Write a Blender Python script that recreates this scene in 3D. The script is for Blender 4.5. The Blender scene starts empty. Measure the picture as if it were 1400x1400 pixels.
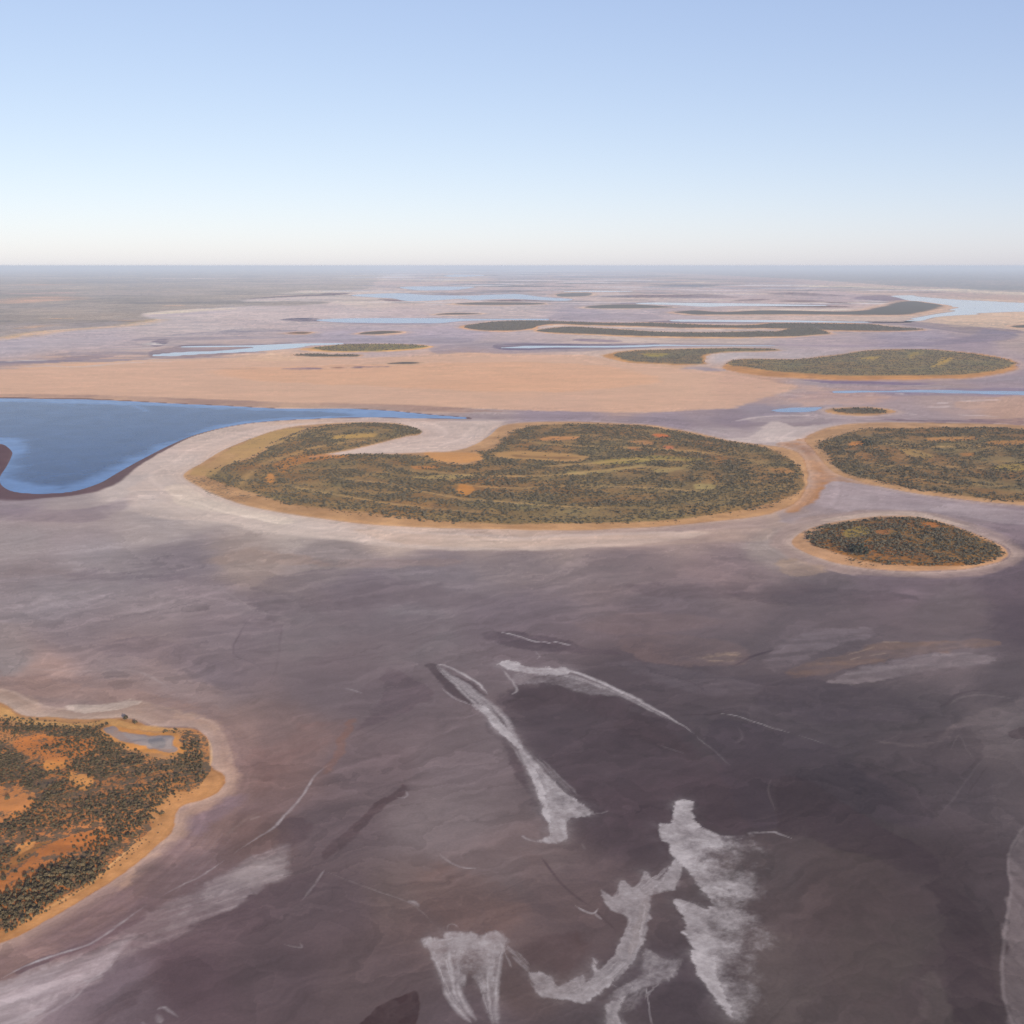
import bpy, math, random
import numpy as np
from mathutils import Vector

random.seed(7)
rng = np.random.default_rng(11)
S = bpy.context.scene
C = S.collection
R = math.radians

# ------------------------------------------------------------------ camera
H = 500.0                                   # aircraft height above the lake bed, m
FOV = 50.0
FPX = 700.0 / math.tan(R(FOV / 2))          # focal length in photograph pixels (1400 px wide)
YH = 363.2                                  # true horizon row in the photograph
PITCH = math.atan((700.0 - YH) / FPX)
cam_data = bpy.data.cameras.new('camera')
cam_data.sensor_fit = 'HORIZONTAL'
cam_data.angle = R(FOV)
cam_data.clip_start = 1.0
cam_data.clip_end = 1.2e6
cam = bpy.data.objects.new('camera', cam_data)
C.objects.link(cam)
cam.location = (0, 0, H)
cam.rotation_euler = (math.pi / 2 - PITCH, 0, 0)
S.camera = cam

# ------------------------------------------------------------------ sky, sun, exposure
SUN_EL, SUN_AZ = R(16), R(152)              # azimuth clockwise from +Y: behind the camera, to the right
w = bpy.data.worlds.new('World')
S.world = w
w.use_nodes = True
nt = w.node_tree
nt.nodes.clear()
sky = nt.nodes.new('ShaderNodeTexSky')
sky.sky_type = 'NISHITA'
sky.sun_disc = False
sky.sun_elevation = SUN_EL
sky.sun_rotation = SUN_AZ
sky.altitude = 3000
sky.air_density = 1.0
sky.dust_density = 6.0
sky.ozone_density = 1.5
# white balance and tone of the photograph's sky
k1 = nt.nodes.new('ShaderNodeMix'); k1.data_type = 'RGBA'; k1.blend_type = 'MULTIPLY'
k1.inputs[0].default_value = 1.0; k1.inputs[7].default_value = (0.15, 0.15, 0.15, 1)
sep = nt.nodes.new('ShaderNodeSeparateColor'); comb = nt.nodes.new('ShaderNodeCombineColor')
for i_, g_ in enumerate((0.62, 0.575, 0.40)):
    pw = nt.nodes.new('ShaderNodeMath'); pw.operation = 'POWER'; pw.inputs[1].default_value = g_
    nt.links.new(sep.outputs[i_], pw.inputs[0]); nt.links.new(pw.outputs[0], comb.inputs[i_])
k2 = nt.nodes.new('ShaderNodeMix'); k2.data_type = 'RGBA'; k2.blend_type = 'MULTIPLY'
k2.inputs[0].default_value = 1.0; k2.inputs[7].default_value = (0.85 / 0.15, 0.79 / 0.15, 0.85 / 0.15, 1)
bg = nt.nodes.new('ShaderNodeBackground')
bg.inputs['Strength'].default_value = 0.106
out = nt.nodes.new('ShaderNodeOutputWorld')
nt.links.new(sky.outputs[0], k1.inputs[6])
nt.links.new(k1.outputs[2], sep.inputs[0])
nt.links.new(comb.outputs[0], k2.inputs[6])
nt.links.new(k2.outputs[2], bg.inputs[0])
nt.links.new(bg.outputs[0], out.inputs[0])
sd = bpy.data.lights.new('sun', 'SUN')
sd.energy = 5.0
sd.angle = R(0.5)
sd.color = (1.0, 0.90, 0.76)
sun = bpy.data.objects.new('sun', sd)
C.objects.link(sun)
sv = Vector((math.sin(SUN_AZ) * math.cos(SUN_EL), math.cos(SUN_AZ) * math.cos(SUN_EL), math.sin(SUN_EL)))
sun.rotation_euler = sv.to_track_quat('Z', 'Y').to_euler()
sun.location = (300, -600, 900)
S.view_settings.view_transform = 'Standard'
S.view_settings.look = 'None'
S.view_settings.gamma = 1
S.view_settings.exposure = 0.62
S.view_settings.use_curve_mapping = False
S.cycles.use_denoising = True
S.cycles.denoising_prefilter = 'NONE'
S.cycles.max_bounces = 4
S.cycles.volume_bounces = 1

# ------------------------------------------------------------------ photograph pixel <-> ground
sp_, cp_ = math.sin(PITCH), math.cos(PITCH)

def ground(px, py):
    px = np.asarray(px, np.float64); py = np.asarray(py, np.float64)
    u = (px - 700) / FPX; v = (700 - py) / FPX
    dy = cp_ + v * sp_; dz = -sp_ + v * cp_
    t = H / np.maximum(-dz, 1e-6)
    return np.stack([u * t, dy * t], -1)

def topix(X, Y):
    d = Y * cp_ + H * sp_
    d = np.maximum(d, 1.0)
    v = (Y * sp_ - H * cp_) / d
    return 700 + FPX * X / d, 700 - FPX * v

# ------------------------------------------------------------------ noise on the ground plane
def vnoise(x, y, seed=0):
    xi = np.floor(x); yi = np.floor(y)
    fx = (x - xi).astype(np.float32); fy = (y - yi).astype(np.float32)
    xi = xi.astype(np.int64); yi = yi.astype(np.int64)
    def h(a, b):
        n = (a * 374761393 + b * 668265263 + seed * 974711) & 0xFFFFFFFF
        n = ((n ^ (n >> 13)) * 1274126177) & 0xFFFFFFFF
        n = n ^ (n >> 16)
        return (n & 0xFFFF).astype(np.float32) / 65535.0
    fx = fx * fx * fx * (fx * (fx * 6 - 15) + 10)
    fy = fy * fy * fy * (fy * (fy * 6 - 15) + 10)
    a = h(xi, yi); b = h(xi + 1, yi); c = h(xi, yi + 1); d = h(xi + 1, yi + 1)
    return (a + (b - a) * fx) * (1 - fy) + (c + (d - c) * fx) * fy

def fbm(x, y, lam, octv=4, seed=0, gain=0.5):
    s = 0; a = 1.0; t = 0
    for o in range(octv):
        k = (2.03 ** o) / lam
        c, sn = math.cos(0.6 * o + seed), math.sin(0.6 * o + seed)
        s = s + a * (vnoise((x * c - y * sn) * k + 17.3 * o, (x * sn + y * c) * k - 9.1 * o, seed * 31 + o) - 0.5)
        t += a; a *= gain
    return s / t * 2.0                       # about -0.6 .. 0.6

def sstep(a, b, x):
    t = np.clip((x - a) / (b - a), 0, 1)
    return t * t * (3 - 2 * t)

# ------------------------------------------------------------------ the ground grid (finer near the camera)
rows = np.concatenate([np.array([364.0, 364.3, 364.7]), np.arange(365.1, 480, 0.60), np.arange(480, 1424, 1.42)])
Yr = ground(np.full(rows.shape, 700.0), rows)[:, 1][::-1]          # near to far
Yr = np.concatenate([[-3000, -1200, -300, 150, 350, 480, 560], Yr])
tc = np.concatenate([[-8, -4, -2, -1.2, -0.9, -0.75, -0.66, -0.6], np.arange(-0.56, 0.5601, 0.00108), [0.6, 0.66, 0.75, 0.9, 1.2, 2, 4, 8]])
depth_r = np.maximum(Yr * cp_ + H * sp_, 760.0)
NR, NC = len(Yr), len(tc)
GX = (depth_r[:, None] * tc[None, :]).ravel()
GY = np.repeat(Yr, NC)
PX, PY = topix(GX, GY)
back = (GY < 600)
PX = np.where(back, 700 + FPX * np.tile(tc, NR), PX)
PY = np.where(back, 1424 + (600 - GY) * 0.2, PY)
DEP = np.maximum(GY * cp_ + H * sp_, 760.0)
DIST = np.sqrt(GX ** 2 + GY ** 2 + H * H)
N = NR * NC

W = {}
for nm, lam, sd_ in (('n', 34, 1), ('m', 170, 2), ('f', 900, 3)):
    W[nm] = (fbm(GX, GY, lam, 5, sd_, 0.62), fbm(GX, GY, lam, 5, sd_ + 20, 0.62))
# cloudy noise that breaks up every soft edge
B = {}
for nm, lam, sd_ in (('n', 70, 51), ('m', 300, 52), ('f', 1400, 53)):
    B[nm] = fbm(GX + 0.9 * lam * W['n' if nm == 'n' else 'm'][0], GY + 0.9 * lam * W['n' if nm == 'n' else 'm'][1], lam, 5, sd_, 0.6)

def warp_for(depth):
    return 'n' if depth < 2000 else ('m' if depth < 7000 else 'f')

# ------------------------------------------------------------------ polygons traced on the ground
def smooth(pts, closed=True, k=5):
    P = np.array(pts, np.float64)
    n = len(P)
    o = []
    rng_ = range(n) if closed else range(n - 1)
    for i in rng_:
        if closed:
            p0, p1, p2, p3 = P[i - 1], P[i], P[(i + 1) % n], P[(i + 2) % n]
        else:
            p0, p1, p2, p3 = P[max(i - 1, 0)], P[i], P[i + 1], P[min(i + 2, n - 1)]
        for j in range(k):
            t = j / k
            o.append(0.5 * ((2 * p1) + (-p0 + p2) * t + (2 * p0 - 5 * p1 + 4 * p2 - p3) * t * t + (-p0 + 3 * p1 - 3 * p2 + p3) * t ** 3))
    if not closed:
        o.append(P[-1])
    return np.array(o)

class Shape:
    """a closed outline or an open line on the ground, given by where the photograph shows it"""
    def __init__(self, pts, closed=True, k=5):
        q = smooth(pts, closed, k) if len(pts) > 2 else np.array(pts, np.float64)
        q[:, 1] = np.maximum(q[:, 1], 364.1)
        self.q = q
        self.closed = closed
        self.g = ground(q[:, 0], q[:, 1])
        self.ym = float(np.median(q[:, 1]))
        self.depth = float(np.median(self.g[:, 1]) * cp_ + H * sp_)
        self.fx = self.depth / FPX                    # metres per pixel across
        self.depth_near = float(self.g[:, 1].min())
    def sdf(self, X, Y):
        """signed distance (inside positive) and the share of it that runs in depth"""
        g = self.g
        best = np.full(X.shape, 1e30); bdx = np.zeros(X.shape); bdy = np.zeros(X.shape)
        inside = np.zeros(X.shape, bool); bt = np.zeros(X.shape, np.float32)
        n = len(g); m = n if self.closed else n - 1
        for i in range(m):
            ax, ay = g[i]; bx, by = g[(i + 1) % n]
            ex, ey = bx - ax, by - ay
            wx, wy = X - ax, Y - ay
            t = np.clip((wx * ex + wy * ey) / (ex * ex + ey * ey + 1e-9), 0, 1)
            dx, dy = wx - ex * t, wy - ey * t
            d = dx * dx + dy * dy
            s = d < best
            best = np.where(s, d, best); bdx = np.where(s, dx, bdx); bdy = np.where(s, dy, bdy)
            if self.closed:
                if ay != by:
                    c = (ay > Y) != (by > Y)
                    inside ^= c & (X < ex * (Y - ay) / ey + ax)
            else:
                bt = np.where(s, (i + t) / m, bt)
        d = np.sqrt(best)
        ny = np.abs(bdy) / np.maximum(d, 1e-6)
        if self.closed:
            return np.where(inside, d, -d), ny
        return d, bt

def pick(shape, margin):
    g = shape.g
    x0, y0 = g.min(0) - margin; x1, y1 = g.max(0) + margin
    return np.nonzero((GX > x0) & (GX < x1) & (GY > y0) & (GY < y1))[0]

# ------------------------------------------------------------------ from the colour one sees to the colour of the soil
SIG = 2.3e-5                                      # density of the air, per metre
# daylight times clearness, and the air's own light, read off two test renders of bare ground
CAL_D = np.array([0, 824, 1232, 1765, 3252, 4912, 6663, 10318, 13843, 20980, 29699, 50716, 107768])
CAL_K = np.array([[0.895, 0.917, 1.079], [0.89, 0.912, 1.073], [0.891, 0.916, 1.077], [0.865, 0.89, 1.046], [0.824, 0.85, 0.999], [0.801, 0.827, 0.974], [0.777, 0.802, 0.945], [0.73, 0.759, 0.895], [0.692, 0.722, 0.858], [0.619, 0.649, 0.783], [0.55, 0.582, 0.708], [0.423, 0.458, 0.575], [0.284, 0.325, 0.423]])
CAL_H = np.array([[0, 0, 0], [0.014, 0.016, 0.02], [0.021, 0.024, 0.031], [0.03, 0.034, 0.043], [0.05, 0.057, 0.072], [0.069, 0.078, 0.098], [0.088, 0.099, 0.124], [0.119, 0.134, 0.166], [0.148, 0.165, 0.202], [0.197, 0.222, 0.267], [0.246, 0.276, 0.332], [0.331, 0.371, 0.443], [0.429, 0.479, 0.57]])
def lin(c):
    c = np.asarray(c, np.float64) / 255.0
    return np.where(c <= 0.04045, c / 12.92, ((c + 0.055) / 1.055) ** 2.4)
def alb(c, dist):
    d = np.minimum(np.asarray(dist, np.float64), 45000)
    k = np.stack([np.interp(d, CAL_D, CAL_K[:, i]) for i in range(3)], -1)
    h = np.stack([np.interp(d, CAL_D, CAL_H[:, i]) for i in range(3)], -1)
    return np.clip((lin(c) - h) / k, 0.02, 0.8)

COL = np.zeros((N, 3))
SALT = np.zeros(N, np.float32)
VEG = np.zeros(N, np.float32)

def soft_for(shape, soft, ny, idx):
    fy = DEP[idx] ** 2 / (H * FPX)
    return np.maximum(soft * shape.fx, 0.75 * fy * ny)

EVEN = False
def edge(pts, soft=2.0, warp=2.0, grow=0.0, shape=None):
    s = shape or Shape(pts)
    a = (warp + (2.0 if s.depth < 2200 else 0.5)) * s.fx
    fy = s.depth ** 2 / (H * FPX)
    idx = pick(s, 4 * soft * s.fx + a + 2 * fy + abs(grow) * 1.5)
    wx, wy = W[warp_for(s.depth)]
    d, ny = s.sdf(GX[idx] + a * 2.4 * wx[idx], GY[idx] + a * 2.4 * wy[idx])
    so = soft_for(s, soft, ny, idx)
    nz = B[warp_for(s.depth)][idx]
    return idx, sstep(-so, so, d + grow + so * 1.5 * nz) * (1.0 if EVEN else np.clip(0.9 + 0.9 * nz, 0.15, 1.1)), d, s

def blend(idx, al, col, s):
    al = np.clip(al, 0, 1)
    c = alb(col, s.depth) if max(col) > 1.01 else np.array(col)
    COL[idx] = COL[idx] * (1 - al[:, None]) + c * al[:, None]

def poly(pts, col, soft=2.0, a=1.0, warp=2.0, tex=None):
    idx, al, d, s = edge(pts, soft, warp)
    al = al * a
    if tex:                                       # broken up by streaks: (length m, breadth m, bearing deg, amount)
        al = al * streak(idx, *tex)
    blend(idx, al, col, s)

def streak(idx, L, B, ang, amt, seed=5):
    c, sn = math.cos(R(ang)), math.sin(R(ang))
    x = GX[idx] * c + GY[idx] * sn; y = -GX[idx] * sn + GY[idx] * c
    n = fbm(x / L, y / B, 1.0, 4, seed)
    return np.clip(1 - amt + amt * sstep(-0.25, 0.3, n) , 0, 1)

def line(pts, col, width=2.0, a=1.0, warp=1.0, taper=True, soft=None, salt=0.0):
    s = Shape(pts, closed=False)
    aw = warp * s.fx
    fy = s.depth ** 2 / (H * FPX)
    e = np.abs(s.q[-1] - s.q[0]); flatness = e[0] / (e[0] + 2.5 * e[1] + 1e-6)
    wd = max(width * s.fx, 0.8 * fy * width / 1.2) if s.depth > 2600 else max(width * s.fx, (0.5 + 0.6 * flatness) * fy * flatness, 1.1 * s.fx)
    idx = pick(s, 3 * wd + aw + 2 * fy)
    wx, wy = W[warp_for(s.depth)]
    d, t = s.sdf(GX[idx] + aw * 2.4 * wx[idx], GY[idx] + aw * 2.4 * wy[idx])
    prof = np.clip(np.sin(np.pi * np.clip(t, 0, 1)) * 1.5, 0.0, 1) if taper else 1.0
    hw = np.maximum(wd * prof, 1e-3)
    al = np.clip(1 - d / (hw * 1.4), 0, 1) ** 0.8 * a * (np.sqrt(prof) if taper else 1) * np.clip(0.85 + 1.0 * B[warp_for(s.depth)][idx], 0.15, 1.15)
    if salt:
        SALT[idx] = np.maximum(SALT[idx], al * salt)
    else:
        blend(idx, al, col, s)

def salt(pts, amount=0.9, soft=1.0, warp=2.0, fade=None, tex=None, wind=112):
    """salt crust: fade = (x0, y0, x1, y1) in the picture, thinning from the first point to the second"""
    s = Shape(pts)
    a = warp * s.fx
    idx = pick(s, 40 * s.fx + 4 * soft * s.fx)
    wx, wy = W['n']
    d, ny = s.sdf(GX[idx] + a * 2 * wx[idx], GY[idx] + a * 2 * wy[idx])
    c, sn = math.cos(R(wind)), math.sin(R(wind))
    hx, hy = GX[idx] * c + GY[idx] * sn + 8 * wx[idx], -GX[idx] * sn + GY[idx] * c + 8 * wy[idx]
    hair = fbm(hx / 26, hy / 2.6, 1.0, 4, 15, 0.6)
    cloud = fbm(GX[idx] + 6 * wx[idx], GY[idx] + 6 * wy[idx], 14, 4, 16, 0.6)
    so = soft_for(s, soft + 1.0, ny, idx)
    al = sstep(-so, so, d + so * 0.6 * cloud + 4.0 * s.fx * hair)
    core = 0.80 + 0.20 * np.exp(-np.abs(d) / (4 * s.fx)) + 0.28 * cloud + 0.14 * hair   # thin inside, thick at the rim
    wide = fbm(GX[idx], GY[idx], 40, 5, 18, 0.65)
    halo = np.where(d < 0, np.exp(d / (9 * s.fx)), 1.0) * 0.34 * np.clip(0.35 + 1.6 * wide, 0, 1)
    al = np.maximum(al * np.clip(core, 0.12, 1.15) * np.clip(0.95 + 0.55 * wide, 0.5, 1.1), halo) * amount
    if fade:
        (x0, y0), (x1, y1) = ground(fade[0], fade[1]), ground(fade[2], fade[3])
        t = ((GX[idx] - x0) * (x1 - x0) + (GY[idx] - y0) * (y1 - y0)) / ((x1 - x0) ** 2 + (y1 - y0) ** 2)
        al = al * (1 - sstep(0, 0.92, t + 0.75 * fbm(GX[idx], GY[idx], 30, 6, 9, 0.72)))
    if tex:
        al = al * streak(idx, tex[1] * 2.2, tex[1] * 1.0, tex[2], tex[3] * 0.5)
    SALT[idx] = np.maximum(SALT[idx], al)

# ------------------------------------------------------------------ soil colours of the lake bed (place in the photograph, colour seen there)
CP = """
700,364,178,182,196 200,364,165,172,188 1200,364,165,172,188 700,372,190,188,200 850,372,188,185,196 560,374,200,192,200 620,380,205,195,198 760,382,196,188,196 900,384,190,182,188 1040,384,186,178,186
620,392,200,188,194 760,394,198,186,192 900,396,194,182,188 1060,396,192,180,186 1180,396,198,184,184 560,408,205,190,188 700,409,196,184,190 860,409,200,184,184 1000,405,196,182,188 1150,405,190,176,184
500,412,205,192,190 600,420,200,186,188 700,424,200,186,188 860,424,190,178,186 470,428,198,186,190 560,430,196,182,187
0,470,188,176,184 100,463,188,176,183 250,440,196,184,187 350,430,198,185,188 450,425,198,184,187 650,426,196,183,186 800,430,180,170,182 900,433,182,170,178 1050,434,196,178,176 1200,436,196,178,173 1340,440,205,182,168 1390,434,208,184,170
500,462,176,166,180 620,458,178,167,180 700,466,186,171,176 860,463,197,180,176 1000,465,192,176,174 1100,469,182,167,174 1250,460,166,156,170 1330,470,162,149,161 1390,468,176,160,161
1000,486,190,178,182 1060,485,186,173,178
650,492,206,172,154 400,520,212,178,154 100,520,211,173,150 700,520,208,166,143 900,520,201,166,143 1020,522,190,155,140 600,545,201,167,148 300,538,204,169,149 880,550,190,160,146 100,538,206,170,148
1200,525,166,146,152 1380,522,162,146,156 1100,540,164,151,158 1300,548,168,149,149 1390,555,180,152,142 1250,572,160,145,151 1050,562,150,140,152
900,571,150,138,150 760,567,152,140,152 650,577,165,152,155 1060,588,185,172,172 990,590,172,158,162 1000,577,142,130,142
620,602,190,172,169 560,590,186,168,165 300,600,191,173,167 240,640,196,178,173 190,670,190,175,172 280,690,196,178,171 400,712,192,173,166 550,728,190,168,158 700,734,186,164,154 850,732,172,152,147 1000,722,168,146,141 1080,708,172,150,142 1150,690,164,150,155 1250,692,150,136,143 1350,702,150,133,138 1395,716,140,123,131
0,690,150,138,145 80,702,160,148,150 0,740,158,148,151 100,750,156,144,148 200,730,164,151,151 250,775,130,118,124 340,760,153,133,128 450,762,140,125,125 500,800,118,105,112 600,790,124,111,117 700,765,130,115,118 850,765,127,112,116 1000,765,132,114,118 1050,752,155,138,135 1250,790,120,104,113 1390,800,105,92,102
50,800,142,128,131 200,820,140,128,132 100,860,138,125,130 300,850,128,116,122 400,860,127,116,121 550,860,121,111,117 700,840,112,100,108 900,840,109,97,104 1100,840,105,94,101 1300,840,110,98,104 1395,850,92,82,92
0,905,148,134,135 150,908,140,125,128 300,920,125,112,118 450,930,115,103,110 550,950,112,100,107 900,930,90,81,89 1100,900,98,88,95 1300,900,112,100,106 1395,930,95,86,93
400,1000,125,106,107 350,1060,120,99,99 500,1050,109,96,102 620,1030,116,104,110 800,1030,86,77,85 950,1010,85,77,85 1100,980,86,79,87 1250,980,88,81,88 1380,1000,104,94,99
330,1130,111,92,92 450,1130,105,91,97 600,1120,124,111,115 700,1180,110,96,99 850,1120,81,71,79 1000,1080,77,68,76 1150,1080,69,64,71 1300,1080,84,76,83 1395,1080,95,86,92
200,1205,115,98,101 300,1250,100,86,92 450,1230,98,84,90 560,1220,106,91,92 680,1250,105,89,91 780,1230,98,84,88 1050,1200,84,76,80 1150,1200,79,70,72 1280,1200,76,67,73 1350,1200,80,71,77
50,1350,125,112,120 150,1340,108,96,104 250,1330,92,78,85 380,1330,90,77,83 500,1340,97,83,87 600,1250,103,87,89 720,1350,94,80,82 900,1350,78,69,76 1080,1300,90,81,84 1200,1300,84,76,77 1300,1330,72,63,68 1350,1340,80,70,74 1100,1395,88,79,80 650,1390,92,80,86 800,1395,86,76,81
50,925,160,134,129 150,935,154,130,127 260,955,146,127,127 320,1000,140,119,117 330,1050,134,112,112 300,1105,132,112,116 240,1150,128,109,113 170,1215,125,106,111 100,1262,122,103,107 30,1308,130,109,109 0,1325,128,107,108
"""
cp = np.array([[float(x) for x in q.split(',')] for q in CP.split()])
cg = ground(cp[:, 0], cp[:, 1])
cc = cp[:, 2:].copy()
low = (cp[:, 1] > 735)[:, None] & (cp[:, 0] > 330)[:, None]
cc = np.where(low, cc * 0.88 + 0.12 * cc.mean(1, keepdims=True) * np.array([1.0, 0.985, 1.0]), cc)
lift = np.exp(-((cp[:, 1] - 800) / 75) ** 2) * np.interp(cp[:, 0], [0, 250, 500, 800, 1400], [-0.2, 0.4, 1.0, 0.6, 0.0])
cc = cc * (1 + 0.075 * lift[:, None])
ca = alb(cc, np.hypot(cg[:, 1], H))
for lo in range(0, N, 200000):
    sl = slice(lo, min(lo + 200000, N))
    wn, wf = W['m'], W['f']
    near = sstep(430, 700, PY[sl])
    x = PX[sl] + (wn[0][sl] * 26 + wf[0][sl] * 22) * near
    y = PY[sl] + (wn[1][sl] * 14 + wf[1][sl] * 10) * near
    num = np.zeros((x.size, 3)); den = np.zeros(x.size)
    for i in range(len(cp)):
        py_ = cp[i, 1]
        ks = 3.0 if py_ > 760 else (5.0 if py_ > 500 else 9.0)     # patches lie flat and wide with distance
        e2 = ((x - cp[i, 0]) / 60) ** 2 + ((y - py_) * ks / 2 / 60) ** 2 + 0.08
        q = e2 ** -2.2
        num += q[:, None] * ca[i]; den += q
    COL[sl] = num / den[:, None]
print('base done')

# ---- far lake bed: mud, sand and pale salt strips
MUD = (146, 141, 155)
poly([(0, 489), (60, 485), (110, 480), (150, 473), (185, 464), (220, 459), (280, 454), (330, 450), (370, 450), (430, 455), (440, 465), (400, 470), (360, 484), (300, 489), (240, 490), (200, 491), (150, 494), (90, 498), (30, 503), (-40, 506), (-40, 490)], MUD, 4, 0.75, 5, (900, 120, 8, .75))
poly([(0, 494), (60, 490), (120, 486), (160, 486), (120, 492), (60, 497), (0, 502), (-30, 500)], (132, 127, 145), 2, 0.6)
poly([(205, 481), (260, 471), (330, 471), (400, 468), (360, 479), (290, 487), (215, 490)], (126, 120, 138), 2, 0.6)
poly([(205, 470), (215, 464), (230, 463), (228, 470), (214, 474)], (112, 108, 130), 2, 0.7)
poly([(385, 437), (410, 435), (440, 437), (432, 440), (395, 439)], (105, 100, 130), 1, 0.9)
line([(440, 440), (486, 442), (541, 443), (590, 442), (640, 439)], (120, 116, 148), 1.2, 0.8)
poly([(590, 474), (640, 470), (672, 468), (720, 468), (800, 470), (870, 469), (960, 470), (1060, 471), (1040, 473), (880, 476), (800, 480), (740, 482), (690, 484), (640, 482), (600, 484)], (150, 142, 156), 3, 0.7, 4)
poly([(672, 474), (690, 469.5), (760, 470), (840, 471), (900, 470.5), (880, 476), (800, 477), (730, 478.5), (690, 478)], (112, 108, 132), 1.5, 0.8)
poly([(783, 464), (800, 463), (850, 466), (830, 468), (790, 466)], (130, 122, 148), 1, 0.7)
poly([(400, 468), (470, 464), (560, 460), (640, 462), (640, 468), (560, 469), (470, 467.5)], (158, 151, 164), 2, 0.6)
poly([(880, 441), (930, 438), (1020, 438.5), (1190, 439.5), (1260, 441), (1300, 444), (1380, 450), (1400, 455), (1330, 456), (1280, 450), (1220, 444), (1150, 442.5), (1000, 442)], (138, 132, 148), 1.5, 0.8)
poly([(1200, 474), (1240, 470), (1290, 465), (1330, 458), (1350, 450), (1390, 456), (1380, 464), (1330, 468), (1290, 471), (1240, 474)], (140, 134, 152), 2, 0.8, 4)
poly([(1060, 471), (1150, 471), (1230, 470), (1290, 469), (1200, 474), (1120, 474)], (160, 148, 165), 2, 0.7)
poly([(1000, 531), (1100, 523), (1180, 521), (1300, 521), (1400, 514), (1400, 530), (1330, 532), (1250, 530), (1150, 527), (1080, 526)], (154, 143, 152), 2.5, 0.7, 4, (700, 120, 0, .6))
poly([(1095, 519), (1130, 519.5), (1300, 524), (1240, 526), (1140, 524)], (124, 114, 140), 1.5, 0.8)
poly([(1060, 540), (1140, 534), (1240, 533), (1400, 531), (1400, 543), (1300, 541), (1200, 542), (1110, 546)], (138, 128, 150), 2, 0.7, 3)
poly([(930, 504), (950, 501), (975, 503), (1000, 507), (960, 509), (938, 508)], (158, 151, 164), 1.2, 0.8)
poly([(1000, 581), (960, 576), (900, 571), (820, 568), (740, 566.5), (640, 566), (560, 562.5), (640, 572), (720, 573), (800, 574.5), (880, 578), (960, 584), (1050, 587), (1130, 580), (1160, 574), (1080, 574), (1040, 578)], (138, 126, 136), 2.5, 0.75, 4, (500, 90, 0, .5))
poly([(1020, 572), (1080, 566), (1140, 566), (1180, 570), (1110, 575), (1050, 578)], (164, 151, 156), 3, 0.7)
poly([(1200, 573), (1290, 574), (1420, 572), (1420, 583), (1340, 581), (1250, 577)], (118, 102, 116), 2, 0.85)
poly([(1320, 560), (1360, 556), (1420, 552), (1420, 540), (1350, 544), (1310, 550)], (182, 154, 144), 4, 0.7)
for q in ([(1000, 577), (1040, 570), (1090, 568), (1120, 570)], [(1060, 541), (1080, 540), (1110, 543)], [(1165, 541), (1175, 540.5)], [(1185, 541.5), (1195, 541)], [(1205, 540.5), (1215, 540)], [(1225, 539), (1240, 538.5)],
          [(1265, 556), (1285, 557), (1300, 555)], [(1280, 551), (1298, 551)], [(1310, 549), (1345, 547), (1370, 546)], [(1300, 567), (1340, 568), (1370, 570)], [(1240, 566), (1255, 566)]):
    line(q, (205, 190, 192), 1.2, 0.8)
# peach sand plain
EVEN = True
poly([(-60, 511), (30, 505), (100, 502), (200, 495), (300, 493), (400, 493), (500, 489), (600, 486), (700, 485.5), (800, 485.5), (830, 492), (900, 500), (960, 506), (1000, 511), (1060, 522), (1090, 530), (1060, 540), (1040, 548), (1010, 557), (950, 561), (880, 564), (760, 563), (700, 561), (640, 558), (560, 555), (480, 553), (400, 552), (300, 549), (200, 544), (0, 541), (-60, 541)], (205, 170, 152), 7, 0.9, 5)
poly([(300, 505), (500, 498), (700, 495), (820, 500), (900, 515), (850, 532), (700, 536), (500, 528), (350, 520)], (212, 168, 142), 14, 0.6, 8)
EVEN = False
poly([(980, 512), (1080, 524), (1160, 532), (1230, 541), (1170, 553), (1060, 556), (990, 545)], (194, 160, 147), 16, 0.6, 10)
poly([(-60, 539), (100, 540), (200, 542), (300, 547), (400, 550), (480, 551), (600, 556), (700, 563), (600, 563), (530, 561), (480, 558.5), (370, 557.5), (230, 551), (103, 546), (-60, 545)], (160, 135, 130), 2.5, 0.85)
line([(251, 505), (300, 504.5), (380, 503.6)], (170, 145, 140), 1.2, 0.7)
poly([(385, 504), (410, 502.8), (441, 503.2), (430, 505), (400, 505.2)], (135, 122, 140), 1.2, 0.9)
poly([(482, 502), (505, 500.6), (535, 501), (515, 502.8), (495, 503)], (130, 116, 130), 1.2, 0.9)
line([(10, 503.5), (60, 500.5), (110, 501.5), (170, 496), (240, 494)], (200, 190, 192), 1.3, 0.7)
line([(5, 494), (30, 493), (80, 491.5)], (205, 195, 196), 1.3, 0.8)
line([(160, 478), (190, 476.5), (215, 474)], (190, 182, 190), 1.0, 0.7)
line([(206, 468), (213, 471), (218, 470)], (215, 206, 206), 1.3, 0.9)
line([(225, 461), (250, 459), (280, 456.5), (300, 453)], (200, 188, 190), 1.2, 0.7)
line([(251, 485), (220, 489), (190, 491)], (190, 180, 186), 1.0, 0.5)
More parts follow.
